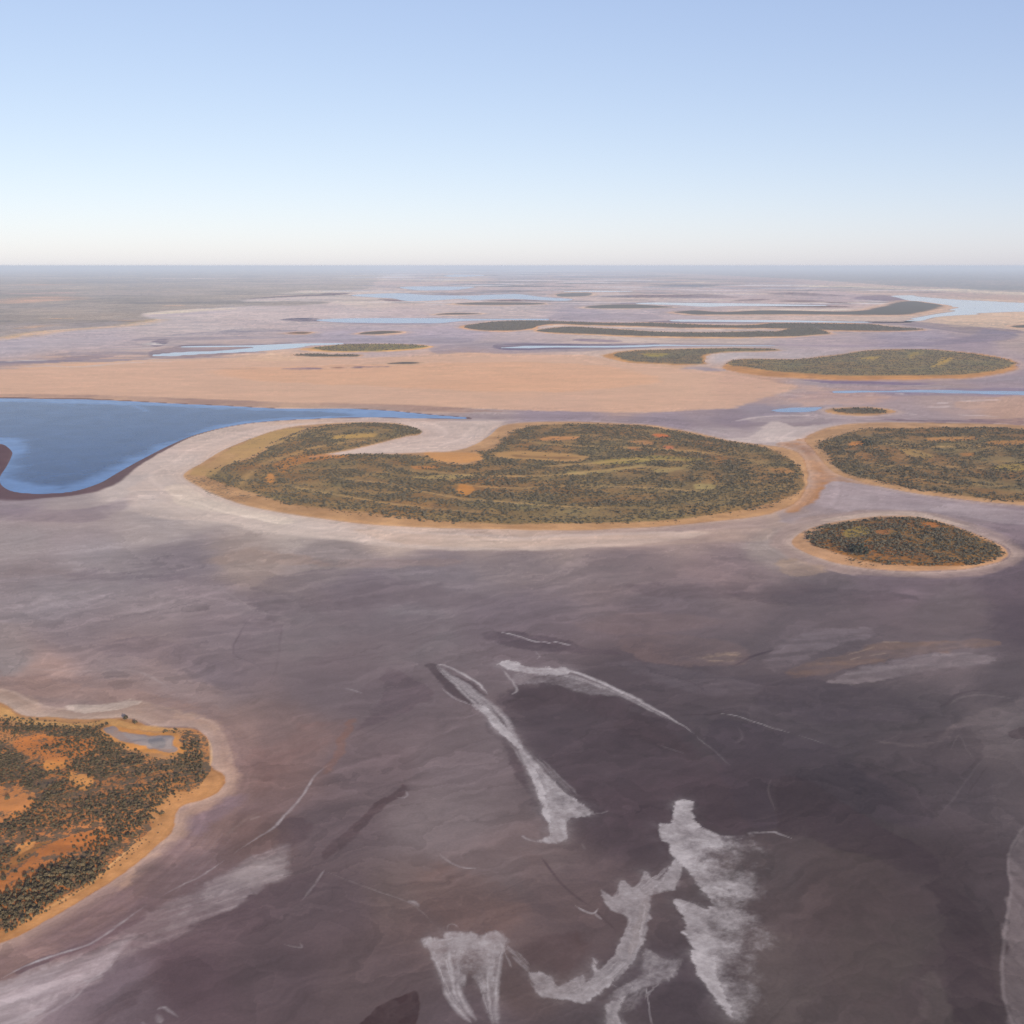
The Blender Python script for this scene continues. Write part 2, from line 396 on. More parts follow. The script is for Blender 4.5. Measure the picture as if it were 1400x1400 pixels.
# left mainland, right mainland, scrub on far strips
LM = (0.37, 0.27, 0.18)
poly([(-200, 463), (0, 463), (34, 458), (68, 452), (120, 448), (171, 443.7), (192, 440), (214, 437), (205, 434), (190, 430), (202, 428), (230, 425), (280, 421.5), (330, 419.5), (400, 418), (440, 415.5), (453, 413.3), (430, 411.8), (400, 411.2), (370, 411.8), (337, 412.4), (334, 410.6), (345, 408.6), (400, 406), (470, 402.6), (430, 401), (395, 401.5), (388, 400.5), (400, 399), (420, 397), (480, 396.5), (512, 393), (505, 388), (520, 384), (512, 380), (530, 376), (545, 371), (600, 367.5), (700, 365), (700, 362.4), (-200, 362.4)], LM, 1.5, 1, 2)
line([(-10, 464), (34, 459), (68, 453.3), (120, 449.2), (171, 445), (195, 441), (216, 437.5)], (222, 182, 140), 1.8, 0.9, taper=False)
line([(195, 430.5), (230, 427.5), (262, 424.5), (300, 422.5), (330, 421)], (228, 205, 190), 1.3, 0.9)
line([(205, 430.5), (240, 430), (320, 425)], (175, 165, 180), 1.2, 0.6)
for q, c, wd in (([(-10, 415), (17, 414), (34, 411.5), (55, 407), (72, 406.5), (87, 409.7), (51, 412.3)], (212, 180, 166), 1.6), ([(-10, 402), (40, 401), (80, 400.5), (117, 400)], (205, 180, 182), 1.1), ([(34, 390), (60, 389), (96, 388)], (200, 180, 178), 1.0),
              ([(231, 381.5), (270, 380.6), (306, 380)], (214, 204, 210), 1.0), ([(19, 449.7), (40, 448), (60, 444.8), (96, 444.5)], (205, 172, 150), 1.2), ([(220, 418), (255, 418)], (205, 180, 165), 1.0), ([(180, 383.5), (250, 384)], (195, 190, 200), .8), ([(330, 387.5), (440, 387), (480, 387)], (188, 182, 192), .8),
              ([(76, 435), (84, 436)], (200, 170, 150), 1.5), ([(170, 439), (185, 437)], (205, 170, 150), 1.4)):
    line(q, c, wd, 0.9)
poly([(17, 414.5), (34, 410.6), (55, 405.5), (72, 405.2), (88, 409.7), (51, 412.8)], (206, 178, 168), 1, 0.85)
RM = (0.19, 0.17, 0.145)
poly([(700, 365.5), (760, 367), (850, 369), (900, 372), (1000, 377), (1100, 382), (1160, 386), (1230, 391), (1290, 393), (1340, 397), (1400, 399.5), (1560, 401), (1560, 362.4), (700, 362.4)], RM, 1.2, 0.95, 2)
poly([(1240, 395.5), (1300, 396.5), (1400, 402), (1560, 405), (1560, 412), (1400, 411), (1300, 405), (1260, 402), (1240, 399)], (178, 162, 168), 1.0, 0.5)
line([(1096, 390.6), (1130, 391.5), (1190, 393), (1240, 395), (1300, 396.3), (1360, 400), (1420, 402.5)], (226, 208, 200), 1.2, 1, taper=False)
for q in ([(1100, 391), (1160, 392.5), (1230, 394.5)], [(905, 386.5), (940, 385.6), (980, 386.8)], [(520, 376), (560, 377), (600, 376)], [(505, 381), (560, 382), (610, 385)], [(900, 402.3), (1000, 401), (1040, 402.6)], [(910, 410), (970, 410), (1050, 412)],
          [(1060, 414), (1150, 413.5), (1220, 414.6)], [(1170, 422.5), (1110, 423.8), (1060, 423)], [(1000, 424.5), (1050, 423.5), (1100, 424.5), (1170, 424.5)], [(330, 412), (380, 410.6), (440, 409)], [(388, 401.5), (420, 399.5), (440, 399)], [(455, 413), (480, 413.2), (496, 413)],
          [(735, 448.5), (770, 445), (840, 446.5), (937, 449.6), (1057, 451)], [(1020, 448.5), (1050, 450.2)]):
    line(q, (226, 206, 198), 1.1, 0.85)
for pts in ([(620, 385.4), (690, 384.8), (765, 385.7), (690, 386.4)], [(650, 391), (700, 390), (781, 391.2), (700, 392)], [(648, 398), (700, 396.2), (772, 397), (720, 399), (680, 399.3)], [(771, 387.4), (800, 386.4), (842, 387.4), (800, 388)], [(677, 381.2), (740, 381), (700, 382)],
            [(873, 395.7), (900, 395), (928, 395.7), (900, 396.5)], [(886, 389), (950, 388.6), (1023, 389.5), (960, 390.6), (910, 390.4)], [(819, 405), (860, 403.2), (910, 403.4), (960, 402), (1012, 406.6), (940, 407.2), (860, 406.6)], [(999, 411.4), (1025, 408.6), (1053, 408.6), (1043, 411), (1020, 411.8)],
            [(1047, 401.3), (1085, 400), (1160, 404.2), (1120, 405.4), (1080, 403.4)], [(1063, 411.6), (1090, 410), (1128, 411.5), (1100, 413.4)], [(1128, 413.2), (1150, 413), (1170, 415.5), (1140, 415.4)], [(516, 409.7), (530, 408.6), (552, 411.6), (535, 411.8)], [(430, 402.8), (450, 401), (476, 401.7), (450, 404), (400, 405.6), (340, 408.4), (390, 404.5)],
            [(1020, 419), (1068, 418.3), (1127, 418), (1160, 419.6), (1100, 420)], [(668, 411), (700, 410), (741, 410.8), (700, 411.6)], [(600, 402), (630, 401.2), (660, 402), (630, 402.6)], [(1120, 393.6), (1150, 392.2), (1180, 393.6)]):
    poly(pts, (134, 124, 122), 0.8, 0.9, 1)
poly([(1165, 407), (1200, 403), (1235, 407), (1240, 412), (1190, 411)], (130, 127, 148), 2, 0.7)
poly([(835, 415), (870, 412.6), (900, 412), (880, 416), (845, 417)], (122, 120, 148), 1, 0.8)
poly([(760, 430), (820, 428), (890, 430), (900, 436), (830, 437), (760, 437)], (160, 153, 166), 2, 0.6)

# many slim islets, salt lines and mud threads towards the horizon
rf = random.Random(5)
for k in range(170):
    y = 367.2 + 50 * rf.random() ** 1.4
    x = rf.uniform(520 - (y - 366) * 1.0, min(1180, 700 + (y - 366) * 16) + 60)
    L = rf.uniform(10, 60) * (0.5 + (y - 364) / 40); sl = rf.uniform(-.012, .02) * L
    kind = rf.random()
    c = (0.05, 0.055, 0.05) if kind < .42 else ((0.78, 0.70, 0.62) if kind < .74 else (0.10, 0.11, 0.17))
    line([(x - L, y), (x - L * .3, y + sl - rf.uniform(0, .5)), (x + L * .4, y + sl), (x + L, y + sl * 1.5)], c, rf.uniform(.5, 1.1), 0.85)
# ---- the middle lake bed round the big lake
poly([(-80, 610), (0, 609), (8, 613), (14, 619), (8, 635), (-2, 648), (-80, 660)], (100, 76, 76), 1, 1, 1)
poly([(-60, 690), (30, 691), (90, 696), (140, 690), (180, 676), (170, 700), (110, 716), (40, 712), (-60, 708)], (128, 116, 128), 6, 0.7, 6)
poly([(165, 680), (200, 655), (232, 628), (275, 604), (330, 589), (400, 580), (480, 577), (560, 577), (650, 576), (690, 578), (670, 592), (650, 606), (600, 617), (520, 618), (440, 622), (480, 612), (560, 597), (580, 590), (560, 582), (500, 578), (430, 582), (385, 588), (340, 600), (298, 619), (275, 634), (252, 650), (256, 660), (290, 676), (340, 695), (395, 707), (455, 716), (520, 724), (600, 729), (720, 732), (820, 731), (900, 727), (960, 730), (860, 746), (700, 752), (560, 748), (440, 736), (360, 724), (290, 712), (220, 708), (180, 700)], (200, 180, 173), 5, 0.85, 5)
poly([(230, 665), (255, 662), (290, 680), (345, 699), (400, 711), (380, 716), (310, 702), (250, 690)], (212, 192, 180), 5, 0.7, 5)
poly([(480, 724), (600, 731), (720, 735), (850, 733), (1000, 722), (1050, 722), (1040, 738), (900, 746), (700, 750), (560, 743)], (196, 170, 156), 6, 0.6, 5, (300, 40, 0, .6))
poly([(290, 762), (350, 749), (400, 762), (440, 770), (360, 772), (300, 770)], (160, 137, 130), 10, 0.6, 10)
poly([(430, 766), (560, 765), (640, 768), (560, 776), (460, 774)], (146, 126, 124), 5, 0.5, 5)
poly([(1060, 577), (1090, 588), (1060, 604), (1000, 604), (980, 600), (1020, 597)], (205, 190, 188), 4, 0.7, 4)
poly([(1040, 601), (1060, 596), (1105, 600), (1080, 606)], (215, 200, 196), 2, 0.8, 3)
poly([(1150, 665), (1210, 668), (1290, 682), (1390, 698), (1420, 700), (1420, 716), (1380, 716), (1330, 706), (1260, 698), (1200, 697), (1140, 702), (1090, 716), (1060, 712), (1100, 700), (1130, 680)], (168, 152, 157), 5, 0.75, 6, (200, 30, 10, .5))
poly([(1060, 735), (1085, 712), (1130, 702), (1200, 697), (1270, 700), (1320, 712), (1370, 727), (1398, 745), (1396, 770), (1350, 786), (1260, 790), (1170, 785), (1110, 772), (1075, 756)], (164, 142, 138), 6, 0.8, 4)
poly([(1120, 712), (1180, 702), (1250, 700), (1300, 712), (1350, 726), (1300, 716), (1240, 706), (1180, 710)], (196, 172, 162), 3, 0.8, 2)
poly([(1090, 765), (1130, 778), (1100, 790), (1060, 780), (1065, 765)], (172, 146, 130), 5, 0.6, 5)
poly([(1065, 690), (1090, 680), (1110, 690), (1150, 700), (1100, 705), (1070, 712)], (150, 135, 138), 4, 0.6, 5)
# saddle of brown sand between the two large islands
poly([(1060, 607), (1100, 600), (1125, 587), (1160, 581), (1190, 585), (1145, 598), (1122, 612), (1130, 628), (1150, 645), (1195, 664), (1160, 660), (1132, 660), (1114, 685), (1075, 700), (1098, 672), (1100, 650), (1090, 625)], (172, 130, 102), 3, 0.95, 4)
poly([(1098, 610), (1118, 606), (1124, 618), (1110, 622), (1098, 616)], (138, 98, 84), 3, 0.6, 4)
poly([(1098, 632), (1126, 632), (1150, 648), (1130, 655), (1108, 655)], (196, 146, 112), 4, 0.6, 4)

# ---- foreground flats: broad stains
poly([(110, 780), (150, 778), (195, 784), (250, 793), (180, 797), (130, 794)], (120, 108, 116), 14, 0.5, 14)
poly([(345, 806), (380, 786), (460, 778), (550, 794), (640, 809), (674, 823), (600, 833), (500, 834), (420, 842), (372, 848), (350, 834)], (114, 102, 109), 9, 0.5, 8)
poly([(-40, 795), (60, 788), (180, 795), (290, 800), (335, 822), (342, 838), (300, 845), (200, 858), (60, 850), (-40, 840)], (146, 133, 138), 8, 0.5, 10)
poly([(342, 838), (385, 855), (380, 905), (360, 916), (335, 902), (320, 895), (325, 868)], (119, 107, 114), 1.2, 0.6, 2)
line([(290, 800), (335, 825), (343, 838)], (150, 138, 142), 1.5, 0.6)
line([(344, 840), (327, 868), (320, 893), (345, 906), (362, 916)], (100, 89, 97), 1.3, 0.7)
line([(386, 852), (383, 880), (378, 912), (366, 935)], (104, 92, 100), 1.8, 0.6)
poly([(386, 850), (520, 840), (600, 850), (560, 890), (450, 905), (380, 912)], (114, 102, 109), 6, 0.4, 8)
poly([(200, 868), (260, 888), (330, 930), (300, 940), (220, 905), (120, 890)], (118, 106, 113), 3, 0.45, 6)
poly([(526, 916), (540, 912), (565, 930), (590, 948), (560, 968), (516, 990), (490, 1000), (520, 960), (522, 935)], (101, 89, 97), 2, 0.6, 4)
poly([(520, 930), (515, 960), (500, 975), (470, 970), (480, 950)], (108, 96, 103), 2, 0.5, 4)
line([(588, 950), (545, 978), (500, 1003), (470, 1012)], (98, 86, 94), 1.3, 0.5)
line([(410, 968), (440, 975), (478, 992), (500, 1010)], (106, 92, 98), 1.2, 0.5)
poly([(476, 988), (486, 985), (480, 1010), (472, 1030), (455, 1050), (436, 1060), (455, 1030), (468, 1008)], (126, 99, 94), 2.5, 0.75, 3)
poly([(552, 1070), (556, 1086), (520, 1110), (490, 1140), (462, 1168), (444, 1178), (448, 1160), (480, 1130), (515, 1100), (540, 1080)], (88, 74, 79), 2.5, 0.8, 3)
poly([(396, 1122), (425, 1125), (426, 1140), (400, 1160), (380, 1150)], (92, 78, 84), 4, 0.6, 4)
poly([(496, 1400), (520, 1376), (552, 1360), (568, 1358), (571, 1384), (560, 1420), (480, 1420)], (72, 58, 62), 1.5, 0.9, 2)
poly([(330, 1230), (420, 1190), (450, 1200), (420, 1232), (380, 1262), (300, 1300), (220, 1340), (150, 1390), (100, 1420), (160, 1360), (250, 1290)], (90, 76, 82), 6, 0.55, 6)
poly([(590, 1180), (650, 1195), (700, 1230), (720, 1262), (660, 1275), (590, 1255), (560, 1225)], (112, 92, 90), 14, 0.55, 12)
poly([(700, 1160), (760, 1190), (830, 1215), (800, 1260), (740, 1240), (715, 1200)], (106, 91, 93), 10, 0.5, 8)
poly([(720, 1290), (760, 1275), (800, 1280), (790, 1320), (750, 1325), (722, 1312)], (86, 72, 75), 8, 0.6, 6)
line([(738, 1171), (755, 1192), (781, 1220), (808, 1240)], (78, 66, 72), 2.2, 0.8)
line([(810, 1240), (845, 1275)], (78, 66, 72), 1.5, 0.6)
line([(786, 1268), (792, 1290), (800, 1305)], (88, 73, 74), 2, 0.5)
# dark east side
poly([(690, 960), (740, 935), (800, 940), (860, 965), (930, 1005), (985, 1050), (1020, 1110), (1010, 1140), (940, 1095), (900, 1120), (860, 1130), (800, 1100), (760, 1060), (720, 1010)], (82, 72, 80), 10, 0.6, 10)
poly([(975, 985), (1043, 994), (1086, 1006), (1141, 1022), (1172, 1044), (1230, 1064), (1280, 1100), (1260, 1130), (1180, 1110), (1120, 1074), (1064, 1061), (1052, 1080), (1060, 1130), (1030, 1136), (1000, 1090), (980, 1040)], (76, 69, 78), 2.5, 0.55, 4)
poly([(1066, 1062), (1090, 1062), (1120, 1073), (1171, 1108), (1223, 1138), (1279, 1172), (1285, 1195), (1240, 1190), (1190, 1172), (1129, 1155), (1086, 1143), (1064, 1138), (1062, 1100)], (70, 62, 69), 2.5, 0.75, 3)
poly([(1184, 1023), (1214, 1005), (1274, 999), (1320, 995), (1340, 1010), (1330, 1040), (1283, 1110), (1250, 1100), (1200, 1070), (1172, 1044)], (82, 74, 80), 2, 0.45, 4)
poly([(1000, 930), (1090, 920), (1180, 940), (1270, 962), (1230, 985), (1120, 985), (1050, 965)], (84, 77, 86), 8, 0.5, 8)
poly([(1030, 1150), (1080, 1150), (1180, 1172), (1240, 1185), (1275, 1215), (1285, 1300), (1310, 1400), (1040, 1420), (1020, 1330), (1030, 1250)], (87, 77, 81), 22, 0.5, 8)
poly([(1120, 1190), (1220, 1190), (1260, 1230), (1240, 1330), (1200, 1370), (1140, 1340), (1110, 1270)], (82, 72, 75), 20, 0.45, 12)
line([(1108, 1270), (1126, 1320), (1160, 1356), (1200, 1372), (1225, 1350), (1235, 1300)], (76, 66, 68), 3, 0.5)
poly([(1040, 1290), (1090, 1280), (1100, 1340), (1060, 1390), (1030, 1370)], (95, 86, 87), 14, 0.5, 10)
poly([(1274, 1205), (1300, 1215), (1330, 1240), (1355, 1300), (1366, 1360), (1372, 1420), (1318, 1420), (1300, 1336), (1290, 1270)], (68, 59, 65), 4, 0.7, 5, (90, 9, 105, .4))
poly([(1260, 1330), (1285, 1330), (1305, 1380), (1312, 1420), (1270, 1420), (1262, 1370)], (92, 84, 84), 4, 0.5, 6)
line([(1343, 1036), (1312, 1080), (1284, 1117)], (104, 95, 101), 1.6, 0.7)
line([(1350, 1046), (1320, 1090)], (70, 62, 69), 1.3, 0.6)
line([(1298, 1028), (1311, 1005), (1320, 1022), (1330, 1038)], (112, 103, 108), 1.2, 0.6)
line([(1190, 1020), (1230, 1003), (1222, 990)], (104, 96, 102), 1.2, 0.5)
line([(1240, 1060), (1262, 1100), (1284, 1117), (1330, 1170)], (96, 87, 93), 1.2, 0.4)
line([(1353, 1050), (1362, 1110), (1360, 1160)], (98, 89, 95), 1.5, 0.4)
line([(1056, 1062), (1050, 1080), (1060, 1110)], (104, 96, 100), 1.4, 0.6)
line([(1008, 993), (1015, 1004), (1010, 1014), (996, 1014)], (100, 92, 99), 2, 0.5)
poly([(1200, 1015), (1274, 1013), (1300, 993), (1343, 976), (1405, 952), (1420, 1003), (1385, 1006), (1350, 995), (1318, 995), (1290, 1012), (1262, 1022)], (118, 107, 111), 4, 0.6, 4, (60, 10, 15, .5))
poly([(1378, 1002), (1400, 994), (1420, 1006), (1390, 1010)], (74, 62, 68), 1.5, 0.8)
line([(1262, 966), (1290, 964), (1304, 952), (1320, 946), (1352, 944), (1390, 950)], (80, 70, 78), 2.2, 0.7)
line([(1298, 964), (1312, 954), (1345, 950), (1390, 956)], (126, 116, 120), 2.5, 0.6)
poly([(1043, 905), (1080, 880), (1107, 864), (1150, 858), (1200, 860), (1180, 872), (1130, 885), (1095, 905), (1060, 918)], (128, 116, 123), 5, 0.6, 5, (90, 14, 10, .6))
poly([(1069, 920), (1110, 905), (1163, 892), (1200, 879), (1257, 878), (1330, 873), (1372, 880), (1310, 888), (1257, 896), (1200, 906), (1140, 920), (1099, 926)], (128, 106, 99), 3, 0.75, 3, (80, 10, 8, .5))
for q in ([(1160, 895), (1180, 889), (1200, 883)], [(1185, 897), (1215, 892)], [(1206, 878), (1235, 878)], [(1160, 903), (1178, 897)]):
    line(q, (158, 138, 126), 1.6, 0.7)
poly([(1135, 932), (1170, 918), (1214, 905), (1290, 891), (1340, 893), (1362, 902), (1310, 911), (1240, 922), (1180, 934)], (136, 125, 130), 4, 0.75, 4, (80, 12, 10, .5))
line([(1140, 920), (1210, 903), (1300, 888), (1372, 880)], (90, 80, 86), 1.2, 0.6)
poly([(1000, 810), (1180, 806), (1250, 818), (1150, 826), (1050, 824)], (94, 84, 92), 4, 0.5, 6)
poly([(850, 800), (980, 795), (1120, 800), (1050, 815), (900, 815)], (104, 92, 99), 6, 0.5, 8)
poly([(780, 850), (900, 838), (1000, 850), (940, 862), (850, 866)], (124, 108, 111), 6, 0.45, 6)
poly([(840, 880), (900, 868), (980, 874), (1028, 893), (1008, 908), (950, 910), (880, 902)], (118, 102, 104), 5, 0.6, 5)
poly([(955, 895), (985, 889), (1017, 894), (1003, 902), (975, 904), (948, 899)], (160, 138, 124), 6, 0.8, 8, (40, 5, 12, .8))
line([(1004, 910), (1030, 897), (1060, 888)], (72, 64, 74), 3, 0.7)
poly([(656, 867), (703, 862), (781, 878), (850, 894), (810, 896), (735, 890), (696, 884)], (91, 81, 90), 3, 0.7, 4)
poly([(846, 905), (920, 910), (990, 925), (1040, 940), (980, 950), (900, 930)], (104, 96, 104), 6, 0.5, 6)
line([(870, 915), (940, 930), (972, 950)], (76, 68, 77), 1.5, 0.5)
line([(918, 978), (970, 977), (1000, 972)], (72, 64, 72), 1.2, 0.5)
# dark head and body of the long salt plume
poly([(584, 912), (592, 907), (615, 918), (640, 933), (662, 952), (682, 973), (702, 1005), (690, 995), (660, 970), (632, 957), (608, 940)], (76, 67, 74), 2.5, 0.62, 2)
poly([(668, 985), (690, 1010), (708, 1045), (728, 1085), (740, 1120), (722, 1090), (700, 1050), (680, 1015)], (84, 73, 80), 3, 0.6, 3)
poly([(700, 945), (730, 925), (790, 930), (840, 955), (900, 990), (960, 1040), (900, 1020), (820, 985), (750, 965), (712, 970)], (80, 71, 78), 5, 0.6, 6)
# ring of pale mud and pink clay round the near island
poly([(-150, 925), (0, 920), (80, 924), (170, 930), (240, 948), (300, 972), (345, 1010), (352, 1060), (335, 1100), (290, 1150), (230, 1200), (150, 1260), (60, 1310), (-60, 1370), (-60, 1300), (60, 1250), (150, 1200), (230, 1120), (250, 1000), (-100, 970)], (140, 117, 115), 12, 0.55, 6)
poly([(-100, 925), (20, 924), (110, 938), (190, 945), (270, 968), (240, 972), (150, 960), (60, 950), (-100, 935)], (156, 128, 122), 6, 0.6, 5)
poly([(-100, 941), (0, 941), (37, 955), (71, 966), (114, 969), (149, 966), (186, 959), (214, 963), (257, 976), (286, 986), (304, 1003), (312, 1023), (318, 1043), (321, 1065), (310, 1085), (280, 1105), (256, 1118), (246, 1140), (225, 1162), (190, 1192), (150, 1220), (180, 1180), (230, 1120), (262, 1095), (290, 1060), (280, 1000), (200, 990), (100, 985), (-100, 965)], (174, 145, 132), 10, 0.75, 4)
line([(0, 943), (20, 946), (37, 957), (71, 967), (114, 970), (149, 966), (186, 960), (214, 964), (257, 977), (286, 986), (303, 1003), (311, 1023), (317, 1043)], (188, 162, 151), 3.0, 0.38, taper=False)
poly([(90, 966), (130, 962), (190, 958), (160, 970), (120, 976)], (205, 182, 172), 3, 0.7, 3)
poly([(262, 1120), (290, 1100), (320, 1085), (325, 1095), (290, 1122), (258, 1142)], (136, 120, 136), 9, 0.35, 8)
line([(0, 920), (40, 915), (120, 918), (180, 917), (215, 930), (240, 945)], (162, 146, 146), 1.6, 0.6)
poly([(400, 990), (460, 985), (480, 1000), (440, 1030), (390, 1060), (345, 1085), (350, 1040)], (128, 104, 103), 12, 0.5, 10, (60, 8, 45, .5))
line([(300, 1150), (330, 1125), (360, 1108)], (130, 112, 110), 3, 0.5)
line([(342, 1122), (350, 1118), (358, 1116)], (140, 124, 122), 3, 0.6)
for k in range(9):                                    # bands that follow the shore
    o = 5 + k * 6.5
    line([(275 + o * .9, 1110 + o * .55), (235 + o * .8, 1160 + o * .6), (170 + o * .7, 1215 + o * .7), (90 + o * .5, 1262 + o * .8), (-20 + o * .4, 1305 + o * .9)], (138 - 3 * (k % 3), 118, 122) if k % 2 else (112, 92, 98), 2.2, 0.4, 4)

def strands(left, right, n, width, amt, seed, keep=None, warp=2.0):
    """fine strings of salt that run along a plume between its two edges"""
    r = random.Random(seed)
    L_, R_ = smooth(left, False, 6), smooth(right, False, 6)
    m = min(len(L_), len(R_))
    L_ = L_[np.linspace(0, len(L_) - 1, m).astype(int)]; R_ = R_[np.linspace(0, len(R_) - 1, m).astype(int)]
    for i in range(n):
        u = r.random()
        if keep: u = keep(u, r)
        du = r.uniform(-.12, .12)
        a0 = r.uniform(-0.05, 0.55); a1 = a0 + r.uniform(0.25, 0.7)
        i0, i1 = int(max(0, a0) * (m - 1)), int(min(1, a1) * (m - 1))
        if i1 - i0 < 4: continue
        us = np.clip(u + du * np.linspace(0, 1, m), 0, 1)[:, None]
        q = (L_ * (1 - us) + R_ * us)[i0:i1 + 1:3]
        if len(q) < 3: continue
        line([tuple(p) for p in q], None, width * r.uniform(.5, 1.5), 1, warp, salt=amt * r.uniform(.55, 1.1))

# ---- salt crusts of the foreground
poly([(393, 1152), (396, 1172), (388, 1195), (361, 1212), (330, 1236), (283, 1260), (251, 1280), (201, 1298), (163, 1312), (141, 1338), (94, 1376), (47, 1405), (0, 1428), (-60, 1440), (-60, 1375), (0, 1348), (41, 1330), (94, 1310), (141, 1286), (176, 1265), (201, 1247), (251, 1222), (314, 1196), (350, 1170)], (152, 140, 144), 9, 0.72, 4, (60, 6, 34, .45))
poly([(320, 1200), (360, 1175), (388, 1170), (388, 1192), (350, 1208)], (160, 148, 150), 9, 0.5, 4)
poly([(-60, 1372), (0, 1354), (60, 1330), (130, 1300), (180, 1276), (190, 1284), (165, 1300), (140, 1330), (94, 1365), (40, 1395), (-60, 1440)], (172, 160, 166), 5, 0.75, 4, (50, 5, 32, .5))
poly([(30, 1332), (80, 1312), (140, 1286), (190, 1262), (200, 1252), (185, 1256), (140, 1275), (80, 1304), (25, 1325)], (104, 86, 94), 1.5, 0.7, 2)
for q, wd, am in (([(204, 1236), (176, 1254), (151, 1273), (119, 1292), (75, 1307), (31, 1323), (-5, 1342)], 2.6, .75), ([(167, 1298), (148, 1323), (126, 1339), (104, 1364), (72, 1383), (40, 1405)], 2.2, .6), ([(144, 1331), (125, 1340), (112, 1341)], 3, .6), ([(105, 1350), (95, 1368), (70, 1386)], 2.5, .5),
                  ([(464, 1040), (440, 1052), (424, 1068), (412, 1088), (396, 1108), (376, 1132), (346, 1149), (314, 1172)], 2.2, .62), ([(402, 1103), (388, 1118), (377, 1131)], 2.5, .55), ([(314, 1172), (277, 1197), (251, 1210), (215, 1228)], 2, .5), ([(445, 1188), (434, 1205), (412, 1232)], 2.2, .5),
                  ([(444, 1190), (480, 1206), (520, 1220), (544, 1228), (568, 1240), (600, 1270)], 1.3, .42), ([(556, 1232), (566, 1234), (573, 1241)], 3.2, .7), ([(598, 1167), (616, 1180), (636, 1187), (656, 1186)], 1.8, .72), ([(388, 1290), (412, 1296), (410, 1288)], 1.6, .5), ([(468, 942), (480, 943), (496, 948)], 2, .55),
                  ([(540, 1090), (552, 1092), (557, 1087), (554, 1078)], 1.4, .5), ([(592, 908), (613, 911), (635, 922), (653, 935), (668, 950)], 2.6, .85), ([(603, 940), (624, 956), (646, 964)], 1.6, .6), ([(680, 907), (696, 926), (707, 943), (696, 951)], 2.0, .65), ([(683, 863), (703, 868), (728, 876), (740, 878)], 2.2, .9), ([(733, 876), (745, 878), (752, 880)], 1.6, .8),
                  ([(753, 877), (765, 879), (783, 883)], 2, .9), ([(976, 975), (1006, 979), (1043, 991), (1088, 1004)], 1.6, .62), ([(1088, 1004), (1130, 1018)], 1.2, .3), ([(785, 1237), (800, 1246), (812, 1248), (818, 1241)], 1.8, .75), ([(812, 1248), (824, 1257)], 2, .6), ([(1020, 1141), (1056, 1138), (1064, 1140), (1086, 1147)], 2.0, .7),
                  ([(731, 890), (738, 897), (733, 902)], 1.4, .5), ([(214, 1380), (226, 1378), (246, 1391)], 2.6, .6), ([(216, 1384), (222, 1400)], 4, .6), ([(195, 1396), (203, 1402)], 2, .5), ([(882, 1340), (886, 1372), (893, 1410)], 1.2, .5), ([(806, 1110), (820, 1112), (834, 1108)], 1.5, .4), ([(795, 1152), (802, 1162)], 2, .4), ([(713, 1141), (722, 1147), (735, 1151)], 2.0, .8),
                  ([(700, 1306), (711, 1316), (726, 1330)], 2.6, .6), ([(690, 1300), (697, 1316), (700, 1322)], 1.6, .6), ([(687, 1291), (705, 1306), (728, 1327)], 1.8, .5), ([(580, 1283), (620, 1340), (648, 1396)], 1.0, .1), ([(950, 1004), (975, 1025), (1000, 1050)], 1.4, .25), ([(900, 1018), (940, 1032)], 2, .2), ([(1020, 1140), (1040, 1137)], 2, .5)):
    line(q, None, wd, 1, 1.5, salt=am * (0.78 if am < 0.7 else 0.95))
salt([(646, 963), (664, 977), (679, 995), (703, 1019), (714, 1040), (728, 1068), (738, 1097), (747, 1122), (749, 1143), (735, 1150), (755, 1152), (774, 1146), (776, 1122), (808, 1112), (786, 1092), (760, 1072), (740, 1052), (718, 1026), (698, 980), (667, 957)], 0.78, 2, 3, (730, 1066, 812, 1046), (45, 5, 118, .3), wind=100)
salt([(646, 963), (664, 977), (679, 995), (703, 1019), (714, 1040), (728, 1068), (738, 1097), (747, 1122), (752, 1120), (745, 1090), (735, 1062), (722, 1035), (705, 1005), (685, 985), (664, 966)], 0.9, 1.2, 2)
line([(680, 906), (696, 905), (721, 913), (753, 915), (781, 918), (810, 928), (846, 944), (881, 962), (917, 983), (953, 1006)], None, 4.2, 1, 1.5, salt=.85)
salt([(682, 907), (700, 904), (724, 912), (750, 914), (745, 911), (760, 915), (768, 912), (785, 918), (770, 924), (735, 922), (705, 918), (692, 914)], 0.9, 1.2, 3)
salt([(700, 922), (740, 920), (800, 930), (850, 952), (800, 946), (740, 934), (705, 935)], 0.35, 4, 4, None, (50, 6, 20, .6))
salt([(922, 1097), (944, 1096), (946, 1113), (960, 1131), (978, 1142), (1000, 1144), (1024, 1141), (1052, 1150), (1066, 1180), (1062, 1231), (1076, 1260), (1070, 1292), (1056, 1331), (1050, 1371), (1050, 1410), (1000, 1392), (976, 1365), (985, 1360), (960, 1339), (947, 1313), (946, 1289), (933, 1275), (938, 1270), (931, 1253), (921, 1230), (946, 1233), (963, 1242), (974, 1236), (960, 1218), (947, 1203), (940, 1191), (934, 1182), (922, 1172), (917, 1156), (905, 1149), (912, 1146), (898, 1128), (917, 1126)], 0.9, 1.6, 2.0, (948, 1220, 1070, 1232), None, wind=150)
salt([(922, 1097), (944, 1096), (946, 1113), (960, 1131), (985, 1144), (1000, 1180), (995, 1220), (985, 1240), (965, 1243), (978, 1225), (960, 1200), (944, 1190), (922, 1172), (917, 1156), (906, 1149), (898, 1128), (917, 1126)], 0.92, 2, 3, (960, 1150, 1020, 1190), None, wind=150)
